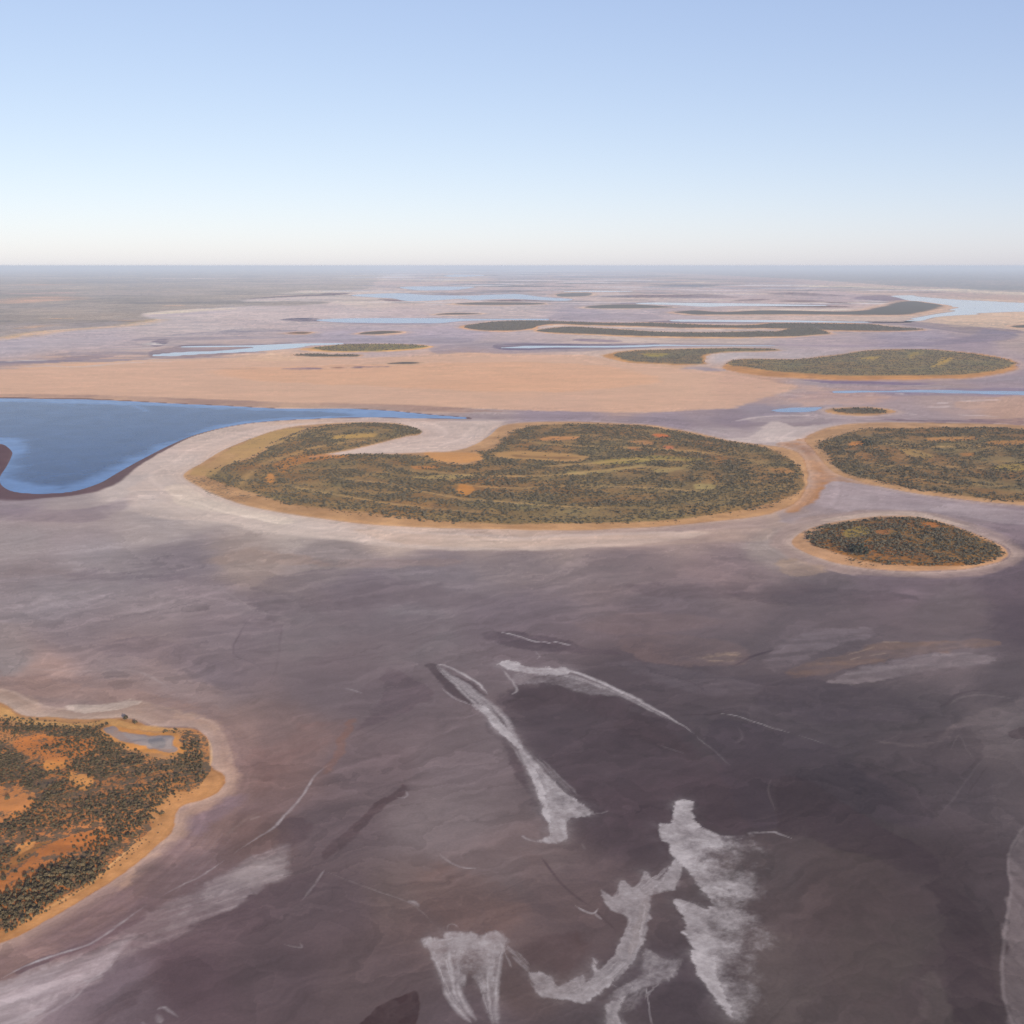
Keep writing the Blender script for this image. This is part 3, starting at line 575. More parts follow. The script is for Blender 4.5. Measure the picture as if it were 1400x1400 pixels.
salt([(921, 1230), (946, 1233), (975, 1238), (985, 1260), (975, 1300), (985, 1345), (1000, 1392), (976, 1365), (960, 1339), (947, 1313), (946, 1289), (931, 1253)], 0.88, 1.6, 3, (940, 1290, 1020, 1280), None, wind=150)
for q in ([(898, 1128), (908, 1132), (920, 1138)], [(905, 1149), (914, 1152)], [(921, 1229), (930, 1236), (940, 1250)], [(931, 1273), (942, 1280)], [(975, 1364), (986, 1364), (994, 1372)], [(922, 1098), (934, 1096), (945, 1097)]):
    line(q, None, 2.6, 1, 1.5, salt=.95)
salt([(936, 1172), (934, 1186), (921, 1217), (892, 1223), (889, 1260), (879, 1289), (864, 1317), (839, 1342), (817, 1360), (799, 1371), (771, 1365), (746, 1363), (735, 1353), (721, 1328), (731, 1328), (757, 1333), (760, 1346), (768, 1346), (797, 1331), (803, 1342), (811, 1331), (808, 1310), (815, 1312), (818, 1326), (835, 1313), (846, 1289), (860, 1271), (856, 1253), (835, 1242), (822, 1217), (842, 1226), (853, 1203), (867, 1213), (878, 1206), (883, 1190), (892, 1201), (903, 1203), (917, 1185), (926, 1172)], 0.66, 1.6, 2.5, None, (30, 9, 70, .3), wind=125)
for q, wd, am in (([(822, 1217), (832, 1222), (842, 1227), (853, 1204), (866, 1214), (878, 1207), (884, 1191), (892, 1202), (905, 1203), (925, 1176)], 2.4, .9), ([(735, 1352), (760, 1350), (790, 1342), (798, 1366), (815, 1350), (840, 1330), (862, 1310), (874, 1288), (884, 1262), (890, 1235)], 3.4, .9), ([(808, 1310), (817, 1326), (836, 1314), (848, 1290)], 2.2, .85),
                  ([(846, 1352), (826, 1340), (822, 1330), (832, 1322)], 2.0, .8), ([(721, 1328), (736, 1345), (770, 1360), (800, 1370)], 2.6, .85), ([(838, 1345), (860, 1318)], 3.0, .6)):
    line(q, None, wd, 1, 2, salt=am * 0.62)
poly([(888, 1232), (884, 1262), (872, 1290), (855, 1312), (864, 1290), (874, 1260), (878, 1235)], (112, 99, 99), 1.5, 0.7, 2)
salt([(881, 1296), (905, 1306), (928, 1312), (922, 1332), (900, 1345), (881, 1350), (850, 1376), (854, 1420), (828, 1420), (828, 1374), (848, 1352), (876, 1330)], 0.5, 4, 5, None, (14, 7, 60, .75))
salt([(828, 1374), (850, 1366), (862, 1352), (848, 1378), (846, 1420), (830, 1420)], 0.7, 2, 4, None, (14, 6, 60, .4))
salt([(580, 1285), (590, 1281), (605, 1284), (608, 1275), (631, 1274), (653, 1276), (655, 1283), (664, 1276), (681, 1272), (694, 1283), (690, 1298), (683, 1306), (678, 1335), (681, 1374), (679, 1410), (667, 1382), (654, 1347), (643, 1330), (636, 1346), (642, 1374), (650, 1398), (635, 1386), (613, 1364), (599, 1331), (589, 1304)], 0.78, 4.0, 3.5, (635, 1270, 668, 1440), (40, 5, 112, .35), wind=105)
for q, wd, am in (([(583, 1284), (592, 1306), (604, 1335), (622, 1368), (645, 1394)], 3.0, .95), ([(600, 1280), (615, 1276), (635, 1278), (650, 1282), (660, 1278), (676, 1275), (690, 1284)], 3.2, .95), ([(655, 1335), (660, 1360), (672, 1392)], 1.8, .85), ([(610, 1272), (613, 1264), (622, 1264), (628, 1270)], 1.4, .6)):
    line(q, None, wd, 1, 2, salt=am * 0.6)
poly([(1400, 1126), (1382, 1156), (1377, 1186), (1381, 1216), (1373, 1271), (1369, 1314), (1373, 1370), (1386, 1405), (1440, 1420), (1440, 1110)], (116, 106, 110), 3.0, 0.85, 3.5, (60, 12, 95, .4))
line([(1402, 1128), (1383, 1156), (1378, 1186), (1382, 1216), (1374, 1271), (1370, 1314), (1374, 1370), (1386, 1403)], (138, 128, 132), 2.2, 0.45, taper=False)
strands([(592, 910), (646, 964), (679, 996), (703, 1019), (728, 1068), (739, 1098), (747, 1122), (749, 1142)], [(600, 908), (668, 958), (697, 982), (717, 1026), (740, 1052), (764, 1076), (786, 1096), (774, 1142)], 16, 3.4, .7, 1)
strands([(676, 1000), (704, 1040), (728, 1080), (745, 1120)], [(720, 1010), (752, 1050), (790, 1085), (830, 1118)], 14, 2.2, .32, 2)
strands([(682, 906), (725, 912), (770, 915), (815, 929), (870, 957), (930, 992)], [(690, 914), (735, 924), (785, 930), (830, 944), (880, 968), (935, 998)], 12, 2.6, .5, 3)
strands([(584, 1286), (599, 1331), (613, 1364), (645, 1400)], [(694, 1284), (684, 1310), (680, 1360), (680, 1405)], 26, 3.6, .7, 4, keep=lambda u, r: u * .34 if r.random() < .55 else .68 + u * .32)
strands([(560, 1290), (600, 1276), (640, 1274), (692, 1282)], [(596, 1300), (620, 1292), (650, 1290), (690, 1298)], 10, 4.0, .8, 6, warp=4)
strands([(928, 1172), (882, 1212), (846, 1236), (858, 1262), (848, 1288), (822, 1322), (798, 1340), (765, 1346), (733, 1334)], [(937, 1180), (918, 1218), (892, 1226), (889, 1260), (879, 1290), (862, 1318), (838, 1343), (800, 1370), (735, 1354)], 20, 3.4, .62, 7, warp=4)
strands([(688, 1290), (704, 1306), (728, 1330)], [(700, 1290), (716, 1308), (740, 1330)], 10, 1.6, .5, 9)
strands([(832, 1378), (860, 1345), (890, 1310)], [(850, 1400), (905, 1360), (930, 1316)], 14, 3.0, .34, 10, warp=8)
print('flats done')

# ------------------------------------------------------------------ lakes (outlines as the photograph shows them)
LAKES = [
 ('deep', [(-120, 545), (0, 545), (103, 546), (171, 548.5), (240, 552), (309, 555), (377, 558.5), (430, 559), (480, 559), (531, 561.6), (560, 564.3), (600, 568), (639, 571), (634, 572.4), (575, 571.6), (514, 570.4), (459, 571), (429, 572.4), (377, 575), (329, 580), (281, 590), (240, 605), (192, 629), (158, 648), (137, 660), (103, 671), (69, 674.5), (40, 674.5), (17, 671.5), (4, 665), (-1, 656), (2, 648), (10, 636), (16.5, 622), (16, 617), (10, 611), (0, 606.5), (-40, 600), (-120, 592)]),
 ('pale', [(208, 485.8), (237, 482.4), (255, 481.3), (282, 480.5), (306, 479), (334, 476.6), (347, 475), (338, 474.2), (300, 474.4), (251, 474.9), (252, 473.6), (277, 472.9), (337, 472.3), (371, 471), (397, 469.8), (440, 469.2), (470, 469.4), (460, 470.9), (426, 472.2), (410, 475), (389, 477.2), (354, 480), (303, 482.6), (268, 484.4), (234, 486.4)]),
 ('mid', [(432, 438), (448, 436), (486, 435.1), (537, 434.8), (589, 435), (640, 435.8), (669, 435.9), (744, 435.8), (750, 436.6), (744, 437.6), (686, 437.6), (634, 438.8), (600, 441.8), (570, 441.8), (537, 441.9), (486, 441.2), (460, 440.5)]),
 ('pale', [(685, 475.6), (705, 474), (720, 472.8), (754, 472.7), (800, 472.8), (840, 472.7), (877, 471.8), (905, 471), (960, 472), (1050, 472.2), (1050, 473), (960, 473), (905, 473), (877, 474.3), (840, 475), (800, 475), (754, 475), (725, 476)]),
 ('pale', [(915, 438), (930, 437), (980, 437.2), (1083, 438), (1160, 439.6), (1237, 440), (1242, 441), (1186, 441), (1083, 440.6), (980, 440), (930, 439.6)]),
 ('pale', [(1218, 404.6), (1235, 403.8), (1249, 403.7), (1256, 405.6), (1297, 409), (1348, 411.6), (1400, 414), (1540, 417), (1540, 424), (1400, 426), (1366, 427), (1340, 428), (1328, 427), (1338, 429.6), (1314, 430.8), (1283, 433), (1268, 436), (1262, 438), (1242, 440.3), (1235, 440.3), (1241, 438), (1252, 437), (1244, 435.8), (1256, 433.7), (1280, 429.4), (1307, 425.2), (1298, 423.6), (1312, 420.2), (1300, 419.4), (1293, 417.4), (1270, 414.5), (1242, 410.6), (1228, 407)]),
 ('pale', [(868, 415.4), (894, 413.6), (937, 414), (989, 414.5), (1040, 415.2), (1080, 416.2), (1127, 417.2), (1127, 418.2), (1068, 418.5), (1000, 418.4), (963, 419.2), (920, 416.8)]),
 ('mid', [(480, 404), (503, 402), (546, 401), (589, 403.4), (640, 404), (680, 402.6), (710, 402.2), (741, 406), (782, 409), (771, 411.2), (742, 410.4), (700, 408.6), (669, 409.2), (650, 410.6), (630, 408.4), (597, 410.6), (558, 411.6), (537, 408), (516, 406.8)]),
 ('mid', [(546, 393), (571, 391.6), (619, 391.7), (649, 392.4), (626, 396), (600, 396.8), (571, 396.8)]),
 ('pale', [(770, 398.8), (790, 397.6), (820, 397.5), (866, 398), (840, 399), (800, 399)]),
 ('mid', [(606, 377.4), (622, 375.6), (655, 375.6), (662, 377), (640, 378.2), (618, 378.4)]),
 ('mid', [(1054, 561.6), (1074, 558.2), (1100, 557), (1126, 556.8), (1120, 559), (1112, 562), (1086, 563.4)]),
 ('mid', [(1137, 536.6), (1145, 534.4), (1180, 534), (1210, 534.6), (1240, 533.6), (1286, 533.5), (1400, 535.2), (1540, 536), (1540, 542), (1400, 539.8), (1314, 537.6), (1230, 536), (1190, 536.2), (1160, 537)]),
]
GZ = np.zeros(N)
WATER = []
SHALLOW = np.zeros(N, np.float32)
for kind, pts in LAKES:
    sh = Shape(pts)
    fy = sh.depth ** 2 / (H * FPX)
    mg = 180 + 3 * fy
    idx = pick(sh, mg)
    d, ny = sh.sdf(GX[idx], GY[idx])
    sc = np.maximum(6.0, DEP[idx] ** 2 / (H * FPX) * ny * 1.0)
    z = -0.15 - 0.5 * np.clip(d / sc, -0.3, 1)
    GZ[idx] = np.minimum(GZ[idx], z)
    if len(WATER) > 0:                                   # wet mud at the rim of the far lakes
        rim = sstep(-1.5, 0.3, d / (sh.fx * 4)) * 0.55
        COL[idx] = COL[idx] * (1 - rim[:, None]) + alb((132, 127, 145), sh.depth) * rim[:, None]
    else:
        wr = np.interp(PX[idx], [-100, 40, 130, 200, 260, 330, 700], [75, 72, 48, 18, 11, 8, 7]) * np.where(PY[idx] < 575, np.interp(PX[idx], [0, 300, 480, 640], [0.5, 0.5, 1, 1]), 1)
        m = sstep(1.25, 0.8, -d / (wr * (1 + 0.5 * W['m'][0][idx]))) * (d < 8)
        COL[idx] = COL[idx] * (1 - 0.92 * m[:, None]) + alb((103, 87, 96), sh.depth) * 0.92 * m[:, None]
    WATER.append((kind, sh, idx, d))
# the deep part of the big lake, well away from its shore
dk = Shape([(-120, 553), (0, 550), (103, 551), (171, 553), (240, 556), (309, 559), (377, 561.5), (440, 563), (470, 566), (440, 568.4), (377, 571), (329, 576), (281, 585), (240, 599), (195, 621), (165, 637), (140, 650), (110, 661), (78, 665), (47, 663), (28, 654), (23, 641), (30, 627), (36, 614), (28, 604), (10, 598), (-40, 592), (-120, 586)])
ix = pick(dk, 400)
d, _ = dk.sdf(GX[ix] + 60 * W['m'][0][ix], GY[ix] + 60 * W['m'][1][ix])
SHALLOW[:] = 1
SHALLOW[ix] = 1 - sstep(-34, 26, d)
for q, a in (([(160, 551), (175, 552), (190, 558), (196, 563)], .5), ([(150, 551.5), (178, 552), (200, 553.5)], .6), ([(80, 553), (98, 555), (100, 550)], .35), ([(30, 548.5), (70, 549), (110, 549.5)], .4)):
    sh = Shape(q, closed=False)
    idx = pick(sh, 40)
    d, t = sh.sdf(GX[idx] + 10 * W['m'][0][idx], GY[idx] + 30 * W['m'][1][idx])
    SHALLOW[idx] = np.maximum(SHALLOW[idx], a * np.clip(1 - d / 22, 0, 1))

# ------------------------------------------------------------------ islands: sand outline, scrub outline, height m, soil
SAND = (180, 143, 114)
ISL = [
 dict(key='near', label='orange dune island with dark trees at the lower left', h=2.4, wb=24, sand=(177, 130, 92), soil=(170, 118, 82), vegamt=0.56, soft=1.6,
  out=[(-160, 952), (-60, 945), (0, 961), (17, 970), (34, 978.5), (71, 980), (114, 983), (171, 981), (194, 985.7), (211, 993), (243, 994), (266, 995.7), (281, 1006), (288, 1023), (289.5, 1050), (302, 1057), (306, 1066), (298, 1082), (275, 1093.5), (251, 1100), (240, 1112), (236, 1131), (217, 1154), (183, 1183), (143, 1211), (86, 1246), (29, 1277), (0, 1288.6), (-80, 1320), (-260, 1350), (-420, 1240), (-380, 1020), (-260, 960)],
  veg=[(-220, 1000), (-100, 985), (0, 985), (17, 996), (49, 997.5), (86, 996.5), (120, 1003), (149, 1009), (160, 1020), (171, 1028), (206, 1040), (229, 1043.5), (248, 1037), (252, 1028), (247, 1016), (250, 1004), (266, 998), (282, 1008), (286, 1034), (286, 1056), (264, 1082), (236, 1086), (213, 1100), (203, 1113), (205, 1136), (183, 1156), (154, 1181), (120, 1209), (80, 1231), (46, 1251), (17, 1266), (0, 1274), (-80, 1300), (-240, 1310), (-330, 1200)]),
 dict(key='main', label='large scrub covered island with a pale inlet in mid lake', h=3.0, wb=60, sand=SAND, soil=(142, 120, 96), vegamt=0.3, soft=1.2,
  out=[(250, 649), (262, 640), (274, 633), (298, 617), (343, 598), (384, 586), (432, 580), (494, 577), (542, 578), (569, 584), (580, 591.5), (572, 596), (549, 599), (514, 607.5), (480, 616), (446, 622), (424, 625), (440, 624.6), (480, 620.5), (535, 620), (583, 618.5), (620, 616), (648, 607), (668, 594), (682, 583), (705, 578.5), (748, 576.6), (800, 576.4), (845, 578.5), (886, 581), (940, 590), (988, 600.5), (1036, 607.5), (1067, 611), (1096, 622), (1104, 645), (1103, 665), (1091, 685), (1067, 697), (1023, 707.7), (954, 714.6), (886, 721.5), (817, 725), (748, 726), (720, 725.7), (650, 724.5), (583, 722), (514, 718), (452, 711), (394, 702.6), (336, 690.6), (288, 673), (256, 657)],
  veg=[(578, 591), (570, 586), (559, 583), (535, 580), (500, 579), (452, 582.6), (418, 589), (387, 600), (370, 612), (353, 624), (314, 636), (284, 648), (297, 658), (328, 668), (364, 680), (398, 690), (432, 695), (487, 701), (548, 708), (617, 713.5), (686, 717), (714, 717), (783, 716), (851, 715), (920, 711), (971, 705), (1023, 697), (1057, 688), (1081, 679), (1097, 668), (1096, 653), (1088, 634), (1067, 621), (1036, 610.5), (988, 603), (940, 593), (886, 584), (845, 581.5), (800, 580), (748, 581.5), (718, 586), (697, 594.6), (686, 606), (676, 616), (655, 620), (660, 632), (627, 637), (596, 631), (583, 625), (535, 621.5), (480, 621.5), (432, 626), (424, 624), (446, 620), (480, 614), (514, 606), (549, 597.5)]),
 dict(key='east', label='wide scrub island running out of frame at right', h=3.2, wb=60, sand=SAND, soil=(140, 117, 94), vegamt=0.3, soft=1.2,
  out=[(1101, 600), (1125, 587), (1160, 580), (1200, 577.5), (1300, 578), (1400, 581), (1500, 588), (1580, 630), (1540, 690), (1460, 696), (1400, 691.5), (1348, 687.5), (1297, 681.5), (1246, 674), (1200, 664.5), (1165, 655.5), (1140, 646), (1126, 632), (1112, 615)],
  veg=[(1133, 620), (1120, 608), (1143, 599), (1163, 592), (1194, 587.6), (1246, 587), (1297, 585.8), (1348, 586), (1400, 588.5), (1480, 595), (1540, 635), (1480, 688), (1400, 686.6), (1348, 682.7), (1297, 676), (1246, 668.6), (1207, 659.6), (1169, 651.5), (1148, 643), (1136, 630)]),
 dict(key='small', label='small almond shaped scrub island at right', h=2.2, wb=30, sand=(182, 142, 114), soil=(140, 104, 70), vegamt=0.4, soft=1.4,
  out=[(1085, 743), (1097, 728), (1122, 718), (1148, 713.5), (1179, 708.5), (1215, 705.8), (1248, 706), (1278, 711), (1312, 721), (1340, 731), (1366, 742), (1381, 753), (1373, 766), (1336, 775.5), (1297, 780.5), (1246, 782), (1194, 778.5), (1143, 769), (1107, 757)],
  veg=[(1109, 743), (1114, 733), (1125, 722.6), (1148, 717), (1179, 711.6), (1215, 708), (1246, 708), (1277, 713), (1310, 723.5), (1336, 733.6), (1361, 744.4), (1368, 752), (1359, 761), (1336, 770), (1297, 774.5), (1259, 775), (1220, 773), (1184, 769), (1156, 761), (1132, 753)]),
 dict(key='tiny', label='tiny oval scrub island ringed with sand', h=3.0, wb=40, sand=SAND, soil=(140, 112, 86), vegamt=0.7, soft=1,
  out=[(1126, 562), (1140, 558), (1178, 556.3), (1210, 558.5), (1228, 563.5), (1205, 567.8), (1177, 568.6), (1145, 566.8)],
  veg=[(1140, 561.5), (1150, 559), (1178, 558), (1205, 560.5), (1214, 563.5), (1198, 566), (1170, 566.4), (1150, 564.6)]),
 dict(key='lens', label='long lens shaped scrub island on the right beyond the sand plain', h=3.5, wb=80, sand=(184, 142, 112), soil=(150, 134, 110), vegamt=0.5, soft=1,
  out=[(986, 502), (993, 495.5), (1004, 491), (1031, 490), (1083, 490.6), (1117, 487.8), (1151, 484), (1186, 478.6), (1237, 477), (1280, 478), (1314, 481), (1349, 485), (1378, 490), (1396, 498), (1384, 507), (1366, 512), (1323, 517), (1280, 519.6), (1220, 520.4), (1151, 520), (1100, 518), (1048, 515), (1014, 510.6), (992, 506)],
  veg=[(993.7, 498.6), (1002, 492.6), (1031, 491.4), (1083, 492), (1117, 489), (1151, 485), (1186, 479.7), (1237, 478), (1280, 479), (1314, 482.3), (1349, 486.6), (1374, 491.7), (1388, 496.9), (1376, 502.9), (1349, 509), (1323, 512), (1280, 514), (1237, 514.4), (1160, 514.4), (1100, 511.4), (1066, 509.4), (1040, 505.6), (1014, 501.4)]),
 dict(key='tail', label='dark scrub island with a long thin tail beyond the sand plain', h=3.0, wb=80, sand=(184, 144, 114), soil=(146, 132, 112), vegamt=0.55, soft=1,
  out=[(822, 487), (838, 482), (851, 480), (882, 478), (937, 476.7), (980, 475.6), (1031, 475.7), (1056, 476.2), (1066, 479), (1040, 481), (997, 482.2), (975, 485), (966, 491), (966, 498), (937, 500), (903, 499), (868, 497), (845, 493)],
  veg=[(840, 485), (851, 481.4), (882, 479.4), (937, 477.7), (980, 476.6), (1031, 476.6), (1054, 477), (1062, 478.9), (1040, 479.9), (997, 480.8), (972, 483.4), (961, 486), (959, 490), (959, 497), (937, 498), (903, 497), (869, 494.4), (848, 490)]),
 dict(key='bar', label='long low scrub bar with a forked western end', h=4.0, wb=60, sand=(206, 165, 140), soil=(138, 124, 108), vegamt=0.8, soft=.9,
  out=[(626, 446.5), (650, 442), (677, 439.2), (720, 437.9), (754, 438.7), (840, 441.2), (886, 441), (937, 442.6), (997, 444.5), (1031, 443.8), (1066, 441.6), (1186, 443), (1211, 445.6), (1268, 450.2), (1237, 453.2), (1194, 454), (1143, 453.2), (1110, 451.6), (1083, 450.7), (1057, 450), (980, 449.3), (937, 449.2), (886, 447.2), (800, 445.4), (765, 444.4), (738, 446.6), (734, 450), (700, 453.2), (669, 453.5), (641, 451)],
  veg=[(633, 446.3), (651, 442.9), (677, 440), (720, 438.6), (754, 439.4), (840, 442), (886, 441.7), (937, 443.4), (997, 445.4), (1031, 444.6), (1066, 442.3), (1186, 443.7), (1211, 446.3), (1263, 450.2), (1237, 452.3), (1194, 453), (1143, 452.2), (1110, 450.8), (1083, 450), (1057, 449.3), (980, 448.5), (937, 448.4), (886, 446.4), (800, 444.6), (763, 443.3), (737, 445.6), (727, 449), (703, 452), (669, 452.4), (643, 450)]),
 dict(key='bar2', label='grey scrub bar lying just before the forked one', h=4.0, wb=60, sand=(208, 168, 142), soil=(138, 128, 112), vegamt=0.8, soft=.9,
  out=[(728, 452), (752, 448.4), (780, 446.4), (834, 449), (903, 453.2), (971, 454.2), (1040, 452.4), (1057, 453), (1083, 448.6), (1110, 448.6), (1140, 455.8), (1109, 459.6), (1074, 461.8), (1014, 462.6), (971, 462.6), (903, 461.8), (851, 460.2), (823, 458.6), (771, 456.8), (740, 454.8)],
  veg=[(734, 451.6), (754, 449), (780, 447), (834, 449.7), (903, 454), (971, 455), (1040, 453), (1060, 453.4), (1084, 449), (1110, 449.2), (1134, 455.7), (1109, 458.4), (1074, 460.6), (1014, 461.4), (971, 461.4), (903, 460.6), (851, 459), (823, 457.5), (771, 455.8), (746, 454)]),
 dict(key='bright', label='pale green oval island beside the narrow silver pool', h=4.0, wb=50, sand=(212, 168, 130), soil=(160, 146, 108), vegamt=0.55, soft=.9,
  out=[(410, 478), (425, 474.6), (443, 472.6), (477, 470.6), (529, 469.9), (568, 470.9), (592, 474.2), (566, 478), (520, 481.2), (469, 482), (437, 480.6)],
  veg=[(427, 476.3), (443, 473.7), (477, 471.5), (529, 470.8), (568, 472), (583, 474.3), (563, 477), (520, 480), (469, 480.7), (443, 479.4)]),
 dict(key='thin', label='thin dark scrub strip below the pale green oval island', h=3.0, wb=40, sand=(206, 168, 148), soil=(124, 112, 98), vegamt=0.9, soft=.8,
  out=[(396, 485.8), (417, 483.6), (451, 484.3), (486, 484.3), (497, 486.8), (469, 489.2), (434, 488.9)],
  veg=[(400, 485.7), (417, 484), (451, 484.9), (486, 484.9), (493, 486.7), (469, 488.2), (434, 488)]),
 dict(key='slug', label='short brown scrub islet with a pale rim on the left', h=3.0, wb=50, sand=(206, 174, 158), soil=(138, 120, 108), vegamt=0.8, soft=.8,
  out=[(484, 457), (500, 453.4), (529, 452), (557, 453.6), (545, 457.4), (517, 458.8)],
  veg=[(493, 456.6), (503, 454), (529, 452.8), (551, 454), (537, 456), (516, 457.5)]),
 dict(key='rusty', label='rusty little scrub islet left of the brown one', h=3.0, wb=50, sand=(206, 174, 158), soil=(150, 124, 110), vegamt=0.6, soft=.8,
  out=[(384, 456), (409, 453.2), (434, 454), (416, 457.6)], veg=[(394, 455.7), (409, 454.1), (428, 454.6), (414, 456.7)]),
 dict(key='dab', label='dark scrub dab out on the peach sand plain', h=2.0, wb=40, sand=(200, 168, 148), soil=(120, 106, 92), vegamt=0.9, soft=.8,
  out=[(526, 497.2), (554, 494.4), (580, 496.2), (554, 498.6)], veg=[(530, 496.9), (554, 495), (576, 496.1), (554, 497.8)]),
 dict(key='speck', label='rust red speck of scrub between two dark mud strips', h=1.5, wb=40, sand=(196, 160, 146), soil=(140, 108, 98), vegamt=0.6, soft=.8,
  out=[(453, 502.6), (464, 501.4), (476, 502.2), (464, 503.6)], veg=[(456, 502.5), (464, 501.8), (473, 502.2), (464, 503)]),
 dict(key='far1', label='slim grey island beyond the long blue pool', h=4.0, wb=80, sand=(212, 186, 172), soil=(140, 130, 122), vegamt=0.8, soft=.7,
  out=[(612, 415.6), (658, 412.9), (720, 413.4), (752, 415.3), (720, 417.9), (668, 418.3), (630, 417.5)],
  veg=[(624, 415.2), (660, 413.6), (720, 414), (747, 415.3), (720, 417), (669, 417.3), (634, 416.8)]),
 dict(key='far2', label='small brown lens island behind the long blue pool', h=3.0, wb=70, sand=(214, 188, 172), soil=(136, 118, 112), vegamt=0.8, soft=.7,
  out=[(590, 430), (614, 427.4), (645, 427.6), (664, 429), (634, 431.4), (608, 431.4)],
  veg=[(597, 430), (614, 428.2), (645, 428.3), (658, 429), (634, 430.5), (608, 430.6)]),
 dict(key='far3', label='short grey islet at the end of the far blue pools', h=4.0, wb=90, sand=(210, 188, 178), soil=(140, 136, 134), vegamt=0.8, soft=.7,
  out=[(756, 404), (771, 400.4), (806, 400), (815, 403), (797, 406.2), (771, 406.6)],
  veg=[(761, 403.8), (771, 401.2), (806, 400.8), (809, 403), (797, 405.3), (771, 405.8)]),
 dict(key='far4', label='grey scrub strip with dark mud along its back', h=4.0, wb=90, sand=(210, 186, 174), soil=(132, 128, 126), vegamt=0.85, soft=.7,
  out=[(788, 420.4), (820, 416.8), (869, 416), (913, 419), (922, 420.6), (869, 422.8), (817, 422.8)],
  veg=[(797, 420), (821, 417.5), (869, 416.7), (905, 418.6), (914, 420.2), (869, 421.9), (817, 421.9)]),
 dict(key='far5', label='broad dark scrub island beside the bright lake at right', h=5.0, wb=90, sand=(200, 172, 160), soil=(122, 120, 116), vegamt=0.85, soft=.7,
  out=[(913, 427), (937, 424.5), (954, 424), (989, 426.2), (1040, 424.2), (1086, 424.6), (1150, 425.6), (1180, 423.6), (1200, 419), (1240, 411.2), (1290, 416.4), (1300, 420), (1270, 428), (1229, 431.8), (1154, 431.6), (1086, 431), (1000, 431.4), (954, 431.2), (930, 429.6)],
  veg=[(920, 427), (937, 425.2), (954, 424.8), (989, 427), (1040, 425), (1086, 425.2), (1150, 426.2), (1186, 424), (1206, 419.6), (1240, 411.8), (1284, 416.6), (1284, 421), (1258, 427), (1229, 430.8), (1154, 430.7), (1086, 430.1), (1000, 430.5), (954, 430.3), (934, 428.7)]),
 dict(key='edge', label='dark scrub tip cut by the right edge of the view', h=3.0, wb=60, sand=(204, 172, 156), soil=(124, 118, 112), vegamt=0.85, soft=.8,
  out=[(1372, 446.6), (1392, 444), (1430, 443.6), (1440, 448), (1400, 449.6)], veg=[(1381, 446.5), (1394, 444.8), (1430, 444.4), (1434, 447.4), (1400, 448.6)]),
]
